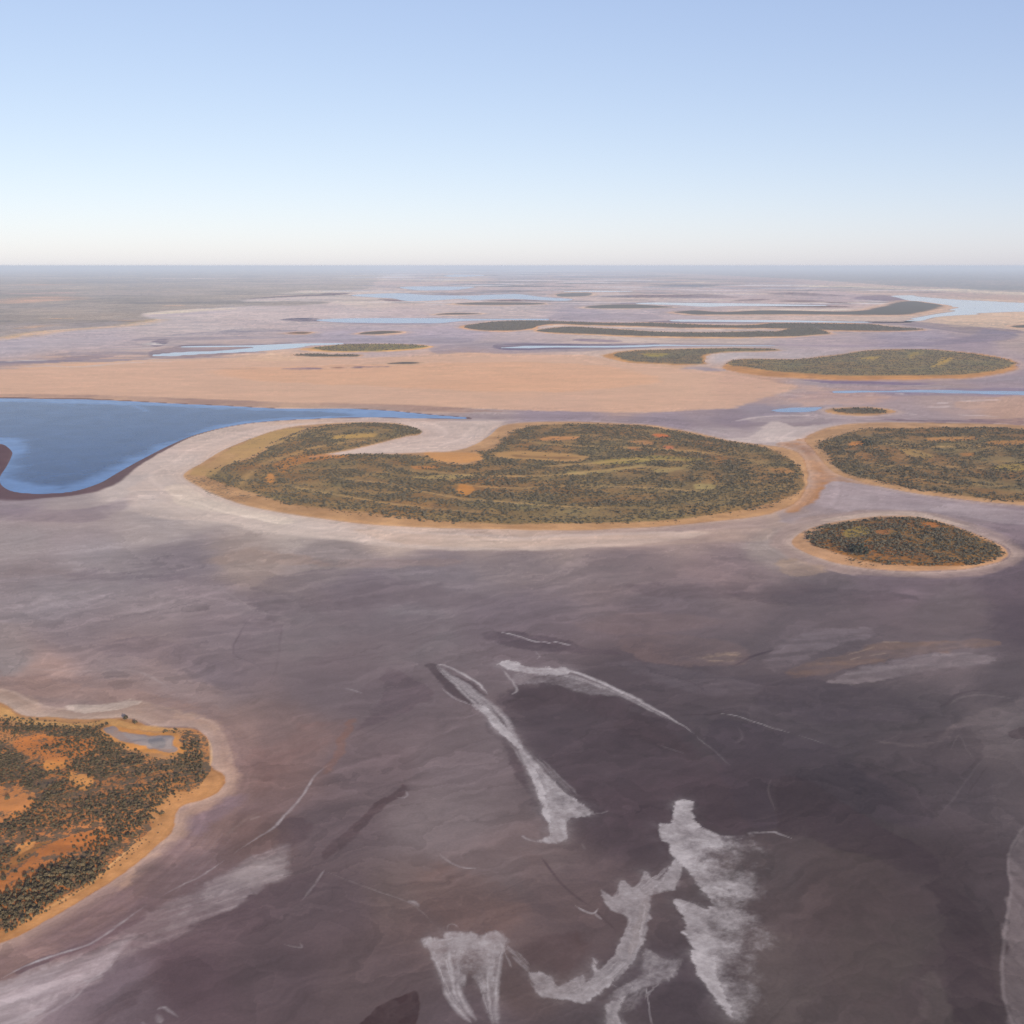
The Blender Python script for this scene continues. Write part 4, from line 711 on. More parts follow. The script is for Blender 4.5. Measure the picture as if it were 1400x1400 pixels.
# bare or grassy ground inside the scrub: outline, colour, tree density left
CLAY = [(143, 999), (152, 994), (161, 993.5), (171, 1004), (200, 1008.6), (236, 1010), (238, 1020), (240, 1029), (228, 1033), (213, 1030), (194, 1022), (168, 1016), (154, 1008.6)]
BARE = [
 ('near', [(140, 1002), (160, 990), (200, 1004), (245, 1006), (247, 1030), (230, 1040), (206, 1036), (160, 1018), (150, 1010)], (204, 142, 86), 0.0),
 ('near', [(-40, 1076), (0, 1079), (23, 1079), (46, 1088), (42, 1104), (38, 1112), (22, 1122), (0, 1129), (-60, 1145), (-90, 1110)], (196, 132, 86), 0.0),
 ('near', [(-20, 1214), (0, 1206), (28, 1189), (57, 1166), (94, 1149), (137, 1141), (158, 1144), (137, 1160), (110, 1171), (72, 1191), (40, 1212), (0, 1234), (-40, 1256)], (176, 112, 70), 0.04),
 ('near', [(-20, 1196), (0, 1188), (40, 1166), (70, 1152), (60, 1164), (30, 1186), (0, 1204)], (140, 104, 70), 0.12),
 ('near', [(60, 1046), (90, 1040), (96, 1052), (70, 1058)], (208, 142, 84), 0.1),
 ('near', [(100, 1060), (125, 1064), (120, 1084), (104, 1080)], (206, 146, 92), 0.2),
 ('near', [(24, 1160), (48, 1152), (46, 1164), (28, 1170)], (208, 150, 96), 0.05),
 ('near', [(50, 1010), (120, 1012), (130, 1030), (90, 1046), (40, 1040), (20, 1020)], (182, 116, 74), 0.4),
 ('main', [(562, 639), (593, 639), (592, 642), (564, 642.5)], (190, 130, 88), 0.1),
 ('main', [(622, 666), (634, 664.5), (648, 672), (640, 679), (626, 677)], (192, 136, 88), 0.1),
 ('main', [(583, 619), (620, 619), (655, 620), (658, 630), (627, 635), (600, 631), (588, 625)], (196, 146, 104), 0.06),
 ('main', [(452, 598), (480, 595.5), (514, 593.5), (512, 597), (480, 600), (455, 602)], (182, 150, 104), 0.15),
 ('main', [(366, 650), (374, 652), (378, 660), (368, 661)], (190, 136, 92), 0.2),
 ('main', [(372, 636), (400, 624), (440, 621), (480, 624), (440, 630), (400, 640), (380, 648)], (186, 128, 86), 0.4),
 ('main', [(560, 654), (600, 652), (644, 651), (642, 655), (600, 657)], (164, 142, 106), 0.3),
 ('main', [(740, 602), (752, 598.5), (790, 598), (786, 602.5), (760, 604.6), (744, 604.6)], (198, 142, 104), 0.05),
 ('main', [(683, 621), (720, 618), (760, 621.5), (800, 625), (803, 628), (780, 632.5), (730, 630.5), (683, 627)], (176, 140, 104), 0.03),
 ('main', [(700, 623.5), (740, 626), (790, 627), (760, 629), (715, 627)], (140, 112, 90), 0.03),
 ('main', [(855, 604), (880, 603.6), (894, 608), (880, 611), (860, 607)], (188, 138, 104), 0.15),
 ('main', [(890, 595.5), (905, 595), (914, 598), (900, 600)], (192, 118, 88), 0.1),
 ('main', [(858, 613), (876, 613), (878, 615.6), (860, 615.6)], (190, 116, 92), 0.15),
 ('main', [(910, 612), (922, 612), (922, 615), (912, 615)], (196, 122, 100), 0.1),
 ('main', [(776, 648), (830, 644), (882, 637), (876, 641), (850, 646), (800, 651)], (160, 142, 106), 0.3),
 ('main', [(896, 644), (930, 640), (950, 634), (946, 642), (920, 648), (900, 649)], (162, 142, 106), 0.25),
 ('main', [(806, 634), (850, 628), (900, 624), (950, 626), (960, 632), (900, 632), (830, 637)], (156, 140, 96), 0.5),
 ('main', [(948, 664), (974, 664), (976, 670), (956, 672)], (160, 142, 106), 0.3),
 ('main', [(1046, 640), (1074, 640), (1080, 648), (1050, 646)], (178, 128, 92), 0.2),
 ('main', [(262, 648), (290, 628), (340, 604), (384, 588), (420, 586), (380, 602), (350, 622), (310, 638), (296, 650)], (180, 148, 108), 0.5),
 ('east', [(1269, 601), (1300, 599.6), (1330, 598.6), (1328, 602), (1290, 604.6), (1272, 604.6)], (176, 134, 100), 0.1),
 ('east', [(1230, 614), (1250, 616), (1276, 624), (1262, 628), (1238, 622)], (164, 138, 102), 0.25),
 ('east', [(1160, 608), (1172, 604), (1180, 606), (1176, 611), (1164, 611)], (184, 130, 92), 0.15),
 ('east', [(1312, 622), (1330, 621.6), (1332, 625), (1316, 625.6)], (178, 128, 90), 0.15),
 ('east', [(1350, 606), (1400, 604), (1420, 608), (1370, 610)], (166, 126, 94), 0.25),
 ('east', [(1360, 640), (1400, 636), (1420, 642), (1380, 646)], (158, 136, 94), 0.4),
 ('small', [(1198, 730), (1215, 726), (1224, 725), (1220, 731), (1206, 733)], (150, 106, 80), 0.1),
 ('small', [(1150, 728), (1180, 722), (1190, 730), (1160, 738)], (146, 124, 84), 0.3),
 ('small', [(1260, 716), (1276, 714), (1286, 720), (1268, 722)], (168, 112, 76), 0.3),
 ('lens', [(1172, 490), (1200, 489), (1198, 491.6), (1176, 492)], (170, 148, 108), 0.1),
 ('lens', [(1240, 483), (1262, 483), (1254, 488), (1246, 490)], (166, 146, 106), 0.2),
 ('lens', [(1278, 500), (1300, 490), (1302, 493), (1288, 500), (1280, 503)], (178, 150, 106), 0.15),
 ('tail', [(880, 485), (910, 484), (916, 486), (896, 488), (884, 487)], (160, 146, 104), 0.15),
]
for I in ISL:
    I['so'], I['sv'] = Shape(I['out']), Shape(I['veg'])
    near = I['so'].depth_near < 1500
    aw = 2.4 * I['so'].fx
    I['aw'] = aw
    so, sv = I['so'], I['sv']
    fy = so.depth ** 2 / (H * FPX)
    idx = pick(so, 60 + 3 * fy)
    wx, wy = W[warp_for(so.depth)]
    x, y = GX[idx] + aw * wx[idx], GY[idx] + aw * wy[idx]
    d, ny = so.sdf(x, y)
    sf = soft_for(so, I['soft'] * .6, ny, idx)
    shrink = (2.2 if I['key'] in ('main', 'east', 'lens', 'tail') else 0.8) * so.fx
    d_in = d - shrink * (1 + 1.5 * wx[idx]) - 7.0 * so.fx * np.clip(fbm(GX[idx], GY[idx], 260 * so.fx, 3, 131), -0.25, 0.5) * (I['key'] in ('main', 'east', 'near', 'small'))
    a = sstep(-sf * 1.5, sf * 1.5, d_in + sf * 2.0 * B[warp_for(so.depth)][idx])
    # a pale salt rim hugs the sand
    rim = np.clip(1 + (d / (10 * so.fx + 12)), 0, 1) * (d < 0) * 0.45
    COL[idx] = COL[idx] * (1 - rim[:, None]) + alb((196, 170, 158), so.depth) * rim[:, None]
    sc = alb(I['sand'], so.depth)
    vary = 1 + 0.42 * fbm(GX[idx] + 20 * so.fx * wx[idx], GY[idx], 30 * so.fx, 5, 77, 0.62)[:, None] * np.array([0.9, 1.0, 1.15])
    COL[idx] = COL[idx] * (1 - a[:, None]) + sc * vary * a[:, None]
    SALT[idx] *= (1 - a)
    # drying lines run round every island, fainter outwards
    band = fbm(d / (7 * so.fx) + 1.6 * wx[idx], 0.15 * wy[idx] + 0 * d, 1.0, 4, 63)
    COL[idx] *= 1 + (0.24 * band * np.exp(-np.abs(d) / (80 * so.fx)))[:, None] * np.array([1.0, 1.05, 1.1])
    # damp tan line at the water mark
    tan = np.exp(-(d / (1.3 * so.fx + 1)) ** 2) * 0.35
    COL[idx] *= 1 - tan[:, None] * np.array([0.22, 0.28, 0.34])
    dv, nv = sv.sdf(GX[idx] + 2.2 * aw * wx[idx], GY[idx] + 2.2 * aw * wy[idx])
    sf = soft_for(sv, 1.6, nv, idx)
    av = sstep(-sf, sf, dv)
    tone = fbm(GX[idx], GY[idx], 160, 4, 32)[:, None]                        # redder rises, paler grassy hollows
    tone = tone + (0.3 * np.sin(dv / 17.0 + 4.0 * fbm(GX[idx], GY[idx], 260, 3, 117)) * (I['key'] != 'near'))[:, None] * -0.6
    soil = alb(I['soil'], sv.depth) * (1 + 0.3 * fbm(GX[idx], GY[idx], 50, 4, 31)[:, None]) * (1 + tone * np.array([0.15, -0.12, -0.3]))
    COL[idx] = COL[idx] * (1 - av[:, None]) + soil * av[:, None]
    VEG[idx] = np.maximum(VEG[idx], av * I['vegamt'])
    I['idx'], I['d'] = idx, d
gi, ga, gd, gs = edge([(256, 650), (285, 630), (340, 602), (384, 587), (430, 582), (420, 592), (380, 606), (350, 624), (318, 640), (300, 656), (340, 676), (330, 686), (280, 668)], 5, 6)
VEG[gi] = np.maximum(VEG[gi], ga * 0.36)
for key, pts, c, dens in BARE:
    idx, al, d, s = edge(pts, 2.4, 4.0)
    al = np.clip(al * 0.9, 0, 1)
    blend(idx, al, c, s)
    VEG[idx] *= 1 - al * (1 - dens) * 0.9
for q in ([(286, 652), (320, 630), (372, 610), (430, 588), (500, 582)], [(330, 668), (352, 640), (400, 622), (450, 610), (520, 600)], [(560, 642), (640, 652), (740, 653), (820, 646), (900, 641), (1000, 652)], [(620, 664), (700, 670), (800, 666), (900, 670), (1000, 678)],
          [(700, 600), (760, 610), (850, 613), (950, 619), (1040, 633)], [(720, 641), (800, 636), (880, 630), (960, 633)], [(420, 652), (520, 662), (620, 682), (760, 694), (880, 696)], [(380, 664), (450, 676), (560, 694), (680, 704)],
          [(1160, 630), (1230, 640), (1320, 640), (1400, 650)], [(1180, 604), (1260, 612), (1340, 612), (1400, 618)], [(1220, 652), (1300, 662), (1400, 668)]):
    line(q, (186, 152, 112), 1.7, 0.75, 3)
poly(CLAY, (150, 134, 132), 1.2, 1, 1.5)
poly([(166, 1006), (200, 1011), (232, 1012), (234, 1026), (214, 1028), (190, 1020)], (158, 146, 146), 2, 0.8, 2)
poly([(204, 1016), (216, 1013), (226, 1018), (224, 1026), (212, 1026)], (134, 128, 132), 1.5, 0.9, 1.5)
poly([(-60, 968), (0, 968), (40, 986), (120, 990), (160, 984), (200, 992), (240, 998), (200, 1000), (150, 990), (120, 996), (40, 994), (0, 980)], (220, 168, 108), 2, 0.5, 2)
line([(131, 996), (142, 992), (152, 990)], (226, 180, 126), 1.4, 0.8)
line([(205, 1110), (185, 1150), (150, 1186), (118, 1214), (70, 1240), (20, 1270)], (216, 172, 124), 2, 0.6)
line([(284, 1010), (289, 1030), (286, 1050)], (218, 180, 140), 2, 0.7)
# mainland scrub speckle
for pts in ([(-200, 463), (0, 463), (34, 458), (68, 452), (120, 448), (171, 443.7), (214, 437), (190, 430), (230, 425), (330, 419.5), (453, 413.3), (334, 411), (480, 400), (512, 393), (520, 378), (600, 367.5), (-200, 366)],):
    idx, al, d, s = edge(pts, 1.0, 2)
    VEG[idx] = np.maximum(VEG[idx], al * 0.36)
    mot = fbm(GX[idx], GY[idx], 900, 5, 66, 0.6) + 0.6 * fbm(GX[idx], GY[idx], 4000, 3, 67)
    COL[idx] *= 1 + (np.clip(al, 0, 1) * 0.55 * mot)[:, None] * np.array([1.1, 1.0, 0.85])
print('islands done')

# ------------------------------------------------------------------ the mottling of mud and crust, away from the islands
isl = np.zeros(N, bool)
for I in ISL:
    isl[I['idx'][I['d'] > 0]] = True
fl = np.where(isl, 0.35, 1.0) * np.where((PY > 488) & (PY < 558) & (PX < 1060), 0.4, 1.0)
wx, wy = W['m']; ux, uy = W['n']
nA = fbm(GX + 160 * wx, GY + 160 * wy, 240, 5, 91, 0.6)
cr, sr = math.cos(R(35)), math.sin(R(35))
sx, sy = GX * cr + GY * sr + 60 * wx, -GX * sr + GY * cr + 60 * wy
nB = fbm(sx / 5.0, sy, 26, 5, 92, 0.6)
nC = fbm(GX + 30 * ux, GY + 30 * uy, 30, 4, 93, 0.6)
nR = fbm(GX + 220 * wx, GY + 220 * wy, 330, 4, 94, 0.5)
ridge = np.clip(1 - np.abs(nR) / 0.035, 0, 1) * sstep(-0.1, 0.3, nB)
q1 = fbm(GX / 2.1 + 130 * wx, GY + 130 * wy, 520, 3, 101, 0.5)
q2 = fbm(GX / 1.6 + 70 * wx + 10 * ux, GY + 70 * wy + 10 * uy, 190, 3, 102, 0.5)
q3 = fbm((GX * cr + GY * sr) / 3.0 + 60 * wx, -GX * sr + GY * cr + 60 * wy, 120, 3, 103, 0.5)
s1, s2, s3 = (q1 * 5.0) % 1.0, (q2 * 4.0) % 1.0, (q3 * 4.0) % 1.0
m1 = sstep(-0.3, 0.25, fbm(GX, GY, 300, 3, 104)); m2 = sstep(-0.1, 0.35, fbm(GX, GY, 260, 3, 105)); m3 = sstep(-0.05, 0.35, fbm(GX, GY, 200, 3, 106))
sheet = 0.13 * (s1 - 0.5) * m1 + 0.14 * (s2 - 0.5) * m2 + 0.13 * (s3 - 0.5) * m3 + 0.10 * np.exp(-(1 - s1) * 30) * m1 + 0.08 * np.exp(-(1 - s2) * 26) * m2
film = sstep(0.18, 0.5, nB + 0.5 * nA)                                  # thin pale films drawn out along the wind
nD = fbm(sx / 14.0, sy, 7, 3, 96, 0.6)
r2 = fbm(GX + 120 * wx + 25 * ux, GY + 120 * wy + 25 * uy, 150, 3, 97, 0.5)
ridge2 = np.clip(1 - np.abs(r2) / 0.022, 0, 1) * sstep(-0.05, 0.3, nA)
r3 = fbm(GX + 200 * wx + 20 * ux, GY + 200 * wy + 20 * uy, 210, 3, 98, 0.5)
ridge3 = np.clip(1 - np.abs(r3) / 0.03, 0, 1) * sstep(0.05, -0.25, nA)
hue = fbm(GX, GY, 420, 4, 95)
nearw = 0.35 + 0.65 * sstep(620, 820, PY)
t_ = 1 + fl * (0.07 * nA + 0.09 * nB + 0.10 * nC + 0.11 * nD + 0.14 * film) * nearw + fl * sheet + fl * (0.13 * ridge + 0.13 * ridge2 - 0.13 * ridge3) * nearw
qf = fbm(GX / 1.5 + 500 * wx, GY + 800 * W['f'][1], 2600, 4, 111, 0.55)
sf_ = (qf * 5.0) % 1.0
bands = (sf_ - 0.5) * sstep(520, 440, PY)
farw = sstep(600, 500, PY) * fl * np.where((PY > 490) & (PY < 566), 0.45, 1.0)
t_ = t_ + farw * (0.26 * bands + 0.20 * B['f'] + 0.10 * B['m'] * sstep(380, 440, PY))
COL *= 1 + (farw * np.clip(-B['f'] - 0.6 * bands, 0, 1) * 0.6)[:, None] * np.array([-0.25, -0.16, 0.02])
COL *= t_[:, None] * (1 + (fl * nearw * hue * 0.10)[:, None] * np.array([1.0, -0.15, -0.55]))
# ------------------------------------------------------------------ materials
def new_mat(name):
    m = bpy.data.materials.new(name)
    m.use_nodes = True
    t = m.node_tree
    return m, t, t.nodes['Principled BSDF']

def add(t, kind, **kw):
    n = t.nodes.new(kind)
    for k, v in kw.items():
        setattr(n, k, v)
    return n

def math_n(t, op, a, b=None, c=None, clamp=False):
    n = add(t, 'ShaderNodeMath', operation=op, use_clamp=clamp)
    for i, v in enumerate((a, b, c)):
        if v is None: continue
        if isinstance(v, (int, float)): n.inputs[i].default_value = v
        else: t.links.new(v, n.inputs[i])
    return n.outputs[0]

def noise_n(t, vec, scale, detail=3.0, rough=0.55, dist=0.0):
    n = add(t, 'ShaderNodeTexNoise')
    n.inputs['Scale'].default_value = scale
    n.inputs['Detail'].default_value = detail
    n.inputs['Roughness'].default_value = rough
    n.inputs['Distortion'].default_value = dist
    t.links.new(vec, n.inputs['Vector'])
    return n.outputs['Fac']

def range_n(t, v, a, b, lo=0.0, hi=1.0):
    n = add(t, 'ShaderNodeMapRange', interpolation_type='SMOOTHSTEP')
    t.links.new(v, n.inputs[0])
    for i, q in enumerate((a, b, lo, hi)):
        n.inputs[i + 1].default_value = q
    return n.outputs[0]

def mix_n(t, f, a, b, blend='MIX'):
    n = add(t, 'ShaderNodeMix', data_type='RGBA', blend_type=blend)
    for sock, v in ((n.inputs[0], f), (n.inputs[6], a), (n.inputs[7], b)):
        if isinstance(v, (int, float)): sock.default_value = v
        elif isinstance(v, tuple): sock.default_value = v
        else: t.links.new(v, sock)
    return n.outputs[2]

def soil_material():
    m, t, b = new_mat('lake_bed_soil')
    pos = add(t, 'ShaderNodeNewGeometry').outputs['Position']
    def attr(n):
        return add(t, 'ShaderNodeAttribute', attribute_name=n)
    col = attr('soil').outputs['Color']
    sl = attr('salt').outputs['Fac']
    vg = attr('veg').outputs['Fac']
    mp = add(t, 'ShaderNodeMapping')                       # wind streaks lie along one bearing
    mp.inputs['Rotation'].default_value = (0, 0, R(-28))
    mp.inputs['Scale'].default_value = (0.5, 1.0, 1.0)
    t.links.new(pos, mp.inputs[0])
    stv = mp.outputs[0]
    n1 = noise_n(t, pos, 1 / 3.0, 5, 0.65)
    n2 = noise_n(t, stv, 1 / 22.0, 5, 0.62, 0.4)
    n3 = noise_n(t, stv, 1 / 130.0, 4, 0.55, 0.6)
    g = math_n(t, 'ADD', math_n(t, 'MULTIPLY', math_n(t, 'SUBTRACT', n1, 0.5), 0.42), 1.0)
    g = math_n(t, 'ADD', g, math_n(t, 'MULTIPLY', math_n(t, 'SUBTRACT', n2, 0.5), 0.26))
    g = math_n(t, 'ADD', g, math_n(t, 'MULTIPLY', math_n(t, 'SUBTRACT', n3, 0.5), 0.34))
    c = mix_n(t, 1.0, col, g, 'MULTIPLY')
    # salt crust
    nS = noise_n(t, pos, 1 / 6.0, 6, 0.7, 0.4)
    gate = math_n(t, 'MULTIPLY', sl, 3.0, clamp=True)
    f = math_n(t, 'ADD', math_n(t, 'MULTIPLY', sl, 1.1), math_n(t, 'MULTIPLY', math_n(t, 'MULTIPLY', math_n(t, 'SUBTRACT', nS, 0.5), 0.8), gate))
    f = math_n(t, 'MULTIPLY', math_n(t, 'POWER', math_n(t, 'MAXIMUM', f, 0.0), 1.15), 0.9, clamp=True)
    sc = mix_n(t, noise_n(t, pos, 1 / 14.0, 4, 0.6), (0.33, 0.285, 0.26, 1), (0.70, 0.615, 0.55, 1))
    c = mix_n(t, f, c, sc)
    # low scrub and grass tussocks between the trees
    nV = noise_n(t, pos, 1 / 7.5, 3, 0.7, 0.2)
    nW = noise_n(t, pos, 1 / 60.0, 3, 0.6)
    vv = math_n(t, 'ADD', math_n(t, 'ADD', nV, math_n(t, 'MULTIPLY', math_n(t, 'SUBTRACT', nW, 0.5), 0.45)), math_n(t, 'MULTIPLY', math_n(t, 'SUBTRACT', vg, 0.5), 0.55))
    vf = math_n(t, 'MULTIPLY', range_n(t, vv, 0.44, 0.58), range_n(t, vg, 0.02, 0.2))
    lc = mix_n(t, noise_n(t, pos, 1 / 30.0, 3, 0.6), (0.055, 0.047, 0.030, 1), (0.135, 0.112, 0.070, 1))
    c = mix_n(t, math_n(t, 'MULTIPLY', vf, 0.85), c, lc)
    t.links.new(c, b.inputs['Base Color'])
    b.inputs['Roughness'].default_value = 0.85
    b.inputs['Specular IOR Level'].default_value = 0.15
    bp = add(t, 'ShaderNodeBump')
    bp.inputs['Strength'].default_value = 0.25
    bp.inputs['Distance'].default_value = 0.35
    t.links.new(n1, bp.inputs['Height'])
    t.links.new(bp.outputs[0], b.inputs['Normal'])
    return m
MAT_SOIL = soil_material()

def water_material(name, deep, shal, rough, gloss=0.5):
    m, t, b = new_mat(name)
    pos = add(t, 'ShaderNodeNewGeometry').outputs['Position']
    sh = add(t, 'ShaderNodeAttribute', attribute_name='shallow').outputs['Fac']
    n = noise_n(t, pos, 1 / 90.0, 7, 0.68, 0.5)
    c = mix_n(t, sh, deep, shal)
    c = mix_n(t, 1.0, c, math_n(t, 'ADD', 0.45, math_n(t, 'MULTIPLY', n, 1.1)), 'MULTIPLY')
    t.links.new(c, b.inputs['Base Color'])
    b.inputs['IOR'].default_value = 1.33
    b.inputs['Specular IOR Level'].default_value = gloss
    rr = math_n(t, 'ADD', rough, math_n(t, 'MULTIPLY', math_n(t, 'SUBTRACT', 0.5, n), 0.1))
    t.links.new(rr, b.inputs['Roughness'])
    bp = add(t, 'ShaderNodeBump')
    bp.inputs['Strength'].default_value = 0.12
    bp.inputs['Distance'].default_value = 0.3
    t.links.new(noise_n(t, pos, 1 / 5.0, 3, 0.6), bp.inputs['Height'])
    t.links.new(bp.outputs[0], b.inputs['Normal'])
    return m
MAT_WATER = {
    'deep': water_material('blue_lake_water', (0.016, 0.052, 0.140, 1), (0.085, 0.175, 0.34, 1), 0.18, 0.05),
    'mid': water_material('light_blue_water', (0.05, 0.10, 0.20, 1), (0.07, 0.13, 0.24, 1), 0.16),
    'pale': water_material('silver_water', (0.12, 0.15, 0.20, 1), (0.12, 0.15, 0.20, 1), 0.07),
}

def leaf_material(name, a, b_):
    m, t, b = new_mat(name)
    r = add(t, 'ShaderNodeObjectInfo').outputs['Random']
    pos = add(t, 'ShaderNodeNewGeometry').outputs['Position']
    n = noise_n(t, pos, 0.9, 2, 0.6)
    f = math_n(t, 'ADD', math_n(t, 'MULTIPLY', r, 0.65), math_n(t, 'MULTIPLY', n, 0.35))
    t.links.new(mix_n(t, f, a, b_), b.inputs['Base Color'])
    b.inputs['Roughness'].default_value = 0.7
    b.inputs['Specular IOR Level'].default_value = 0.2
    return m
MAT_LEAF = leaf_material('mulga_leaf', (0.030, 0.025, 0.014, 1), (0.115, 0.086, 0.046, 1))
MAT_SCRUB = leaf_material('grey_scrub_leaf', (0.046, 0.041, 0.028, 1), (0.135, 0.112, 0.074, 1))
MAT_DARK = leaf_material('dark_leaf', (0.020, 0.024, 0.018, 1), (0.034, 0.036, 0.024, 1))
MAT_BUSH = leaf_material('saltbush_leaf', (0.060, 0.046, 0.028, 1), (0.150, 0.102, 0.056, 1))
m_, t_, b_ = new_mat('grey_bark')
pos_ = add(t_, 'ShaderNodeNewGeometry').outputs['Position']
t_.links.new(mix_n(t_, noise_n(t_, pos_, 4, 3), (0.07, 0.055, 0.045, 1), (0.16, 0.13, 0.11, 1)), b_.inputs['Base Color'])
b_.inputs['Roughness'].default_value = 0.9
MAT_BARK = m_

# ------------------------------------------------------------------ mesh builders
def mesh_from(name, V, F, mat):
    """V (n,3), F (m,k): one mesh with k-cornered faces"""
    me = bpy.data.meshes.new(name)
    n, k = F.shape
    me.vertices.add(len(V)); me.loops.add(n * k); me.polygons.add(n)
    me.vertices.foreach_set('co', np.ascontiguousarray(V, np.float32).ravel())
    me.loops.foreach_set('vertex_index', np.ascontiguousarray(F, np.int32).ravel())
    me.polygons.foreach_set('loop_start', np.arange(0, n * k, k, dtype=np.int32))
    me.materials.append(mat)
    me.update(calc_edges=True)
    me.validate()
    return me

def link(name, me, label=None, kind=None, cat=None, group=None, parent=None):
    o = bpy.data.objects.new(name, me)
    C.objects.link(o)
    if label: o['label'] = label
    if kind: o['kind'] = kind
    if cat: o['category'] = cat
    if group: o['group'] = group
    if parent: o.parent = parent
    return o

def put_float(me, name, a):
    me.attributes.new(name, 'FLOAT', 'POINT').data.foreach_set('value', np.ascontiguousarray(a, np.float32))

def put_soil(me, sel):
    c = np.ones((len(sel), 4), np.float32)
    c[:, :3] = np.clip(COL[sel], 0.015, 0.85)
    me.attributes.new('soil', 'FLOAT_COLOR', 'POINT').data.foreach_set('color', c.ravel())
    put_float(me, 'salt', SALT[sel]); put_float(me, 'veg', VEG[sel])

def smooth_shade(me):
    me.polygons.foreach_set('use_smooth', np.ones(len(me.polygons), bool))

QA = (np.arange(NR - 1)[:, None] * NC + np.arange(NC - 1)[None, :]).ravel()
QUADS = np.stack([QA, QA + 1, QA + NC + 1, QA + NC], 1)

def cut(mask):
    """the grid cells whose four corners are all in the mask"""
    q = QUADS[mask[QUADS].all(1)]
    sel, inv = np.unique(q, return_inverse=True)
    return sel, inv.reshape(q.shape)

gm = mesh_from('lake_bed', np.stack([GX, GY, GZ], 1), QUADS, MAT_SOIL)
put_soil(gm, np.arange(N)); smooth_shade(gm)
link('ground', gm, 'salt lake bed of purple mud, pale crust and peach sand', 'structure')

WL = {0: 'deep blue lake with a paler shore at left', 1: 'forked silver pool left of the pale green oval island', 2: 'long blue pool stretched across the far lake bed', 3: 'thin silver pool behind the peach sand plain', 4: 'thin silver channel leading to the bright lake at right',
      5: 'bright wide lake running out of frame at right', 6: 'far silver strip before the right hand islands', 7: 'far blue pools left of the middle', 8: 'small far blue pool above the larger ones', 9: 'fine silver thread of water far off', 10: 'faint blue pool close under the horizon', 11: 'small blue pool left of the tiny oval island', 12: 'narrow blue channel at the right edge of the sand plain'}
for i, (kind, sh, idx, d) in enumerate(WATER):
    fy = sh.depth ** 2 / (H * FPX)
    mask = np.zeros(N, bool)
    mask[idx[d > -(12 + 1.6 * fy)]] = True
    sel, F = cut(mask)
    if not len(F): continue
    me = mesh_from('water', np.stack([GX[sel], GY[sel], np.full(len(sel), -0.15)], 1), F, MAT_WATER[kind])
    put_float(me, 'shallow', SHALLOW[sel]); smooth_shade(me)
    link('water', me, WL[i], 'structure')

def island_z(I, x, y, d):
    z = np.clip(d * 0.02, -0.6, 0.3) + I['h'] * sstep(0, I['wb'] * 2.2, d)
    ins = sstep(I['wb'] * 0.4, I['wb'] * 2.0, d)
    if I['key'] == 'near':
        z = z + ins * (1.5 * np.abs(fbm(x, y * 1.5, 60, 3, 41)) + 0.5 * fbm(x, y, 20, 3, 43))
    else:
        z = z + ins * I['h'] * 0.5 * fbm(x, y, 220, 3, 45)
    return z

for I in ISL:
    idx, d = I['idx'], I['d']
    fy = I['so'].depth ** 2 / (H * FPX)
    mask = np.zeros(N, bool)
    mask[idx[d > -(8 + 1.3 * fy)]] = True
    sel, F = cut(mask)
    dd = np.full(N, -99.0); dd[idx] = d
    z = island_z(I, GX[sel], GY[sel], dd[sel])
    me = mesh_from('island', np.stack([GX[sel], GY[sel], z], 1), F, MAT_SOIL)
    put_soil(me, sel); smooth_shade(me)
    link('island', me, I['label'], 'structure')
print('terrain built')

# ------------------------------------------------------------------ trees
def crown_mesh(name, seed, mat, n=85, flat=0.75, lobes=5):
    """a crown about 2 across: leaf clumps spread through uneven lobes, open between them"""
    r = random.Random(seed)
    L = []
    for k in range(lobes):
        a = k / lobes * 6.283 + r.uniform(-.5, .5)
        q = r.uniform(0.25, 0.6)
        L.append((q * math.cos(a), q * math.sin(a), r.uniform(0.55, 1.1) * flat, r.uniform(0.36, 0.58)))
    L.append((r.uniform(-.1, .1), r.uniform(-.1, .1), flat * 1.15, 0.5))
    V, F = [], []
    for i in range(n):
        cx, cy, cz, cr = r.choice(L)
        th, ph = r.uniform(0, 6.283), math.acos(r.uniform(-0.55, 1))
        q = cr * r.uniform(0.6, 1.08)
        p = Vector((cx + q * math.sin(ph) * math.cos(th), cy + q * math.sin(ph) * math.sin(th), max(0.06, cz + q * math.cos(ph) * 0.8)))
        nrm = Vector((p.x - cx, p.y - cy, (p.z - cz) * 1.3 + 0.12)) + Vector((r.uniform(-.3, .3), r.uniform(-.3, .3), r.uniform(-.2, .3)))
        nrm.normalize()
        u = nrm.orthogonal().normalized(); v = nrm.cross(u)
        s = r.uniform(0.13, 0.25); rot = r.uniform(0, 6.283)
        b0 = len(V)
        for k in range(5):
            a = rot + k * 1.2566
            f = s * r.uniform(0.65, 1.2)
            V.append(p + (u * math.cos(a) + v * math.sin(a)) * f - nrm * s * 0.25)
        V.append(p + nrm * s * 0.35)
        for k in range(5):
            F.append((b0 + k, b0 + (k + 1) % 5, b0 + 5))
    return mesh_from(name, np.array([list(v) for v in V]), np.array(F), mat)

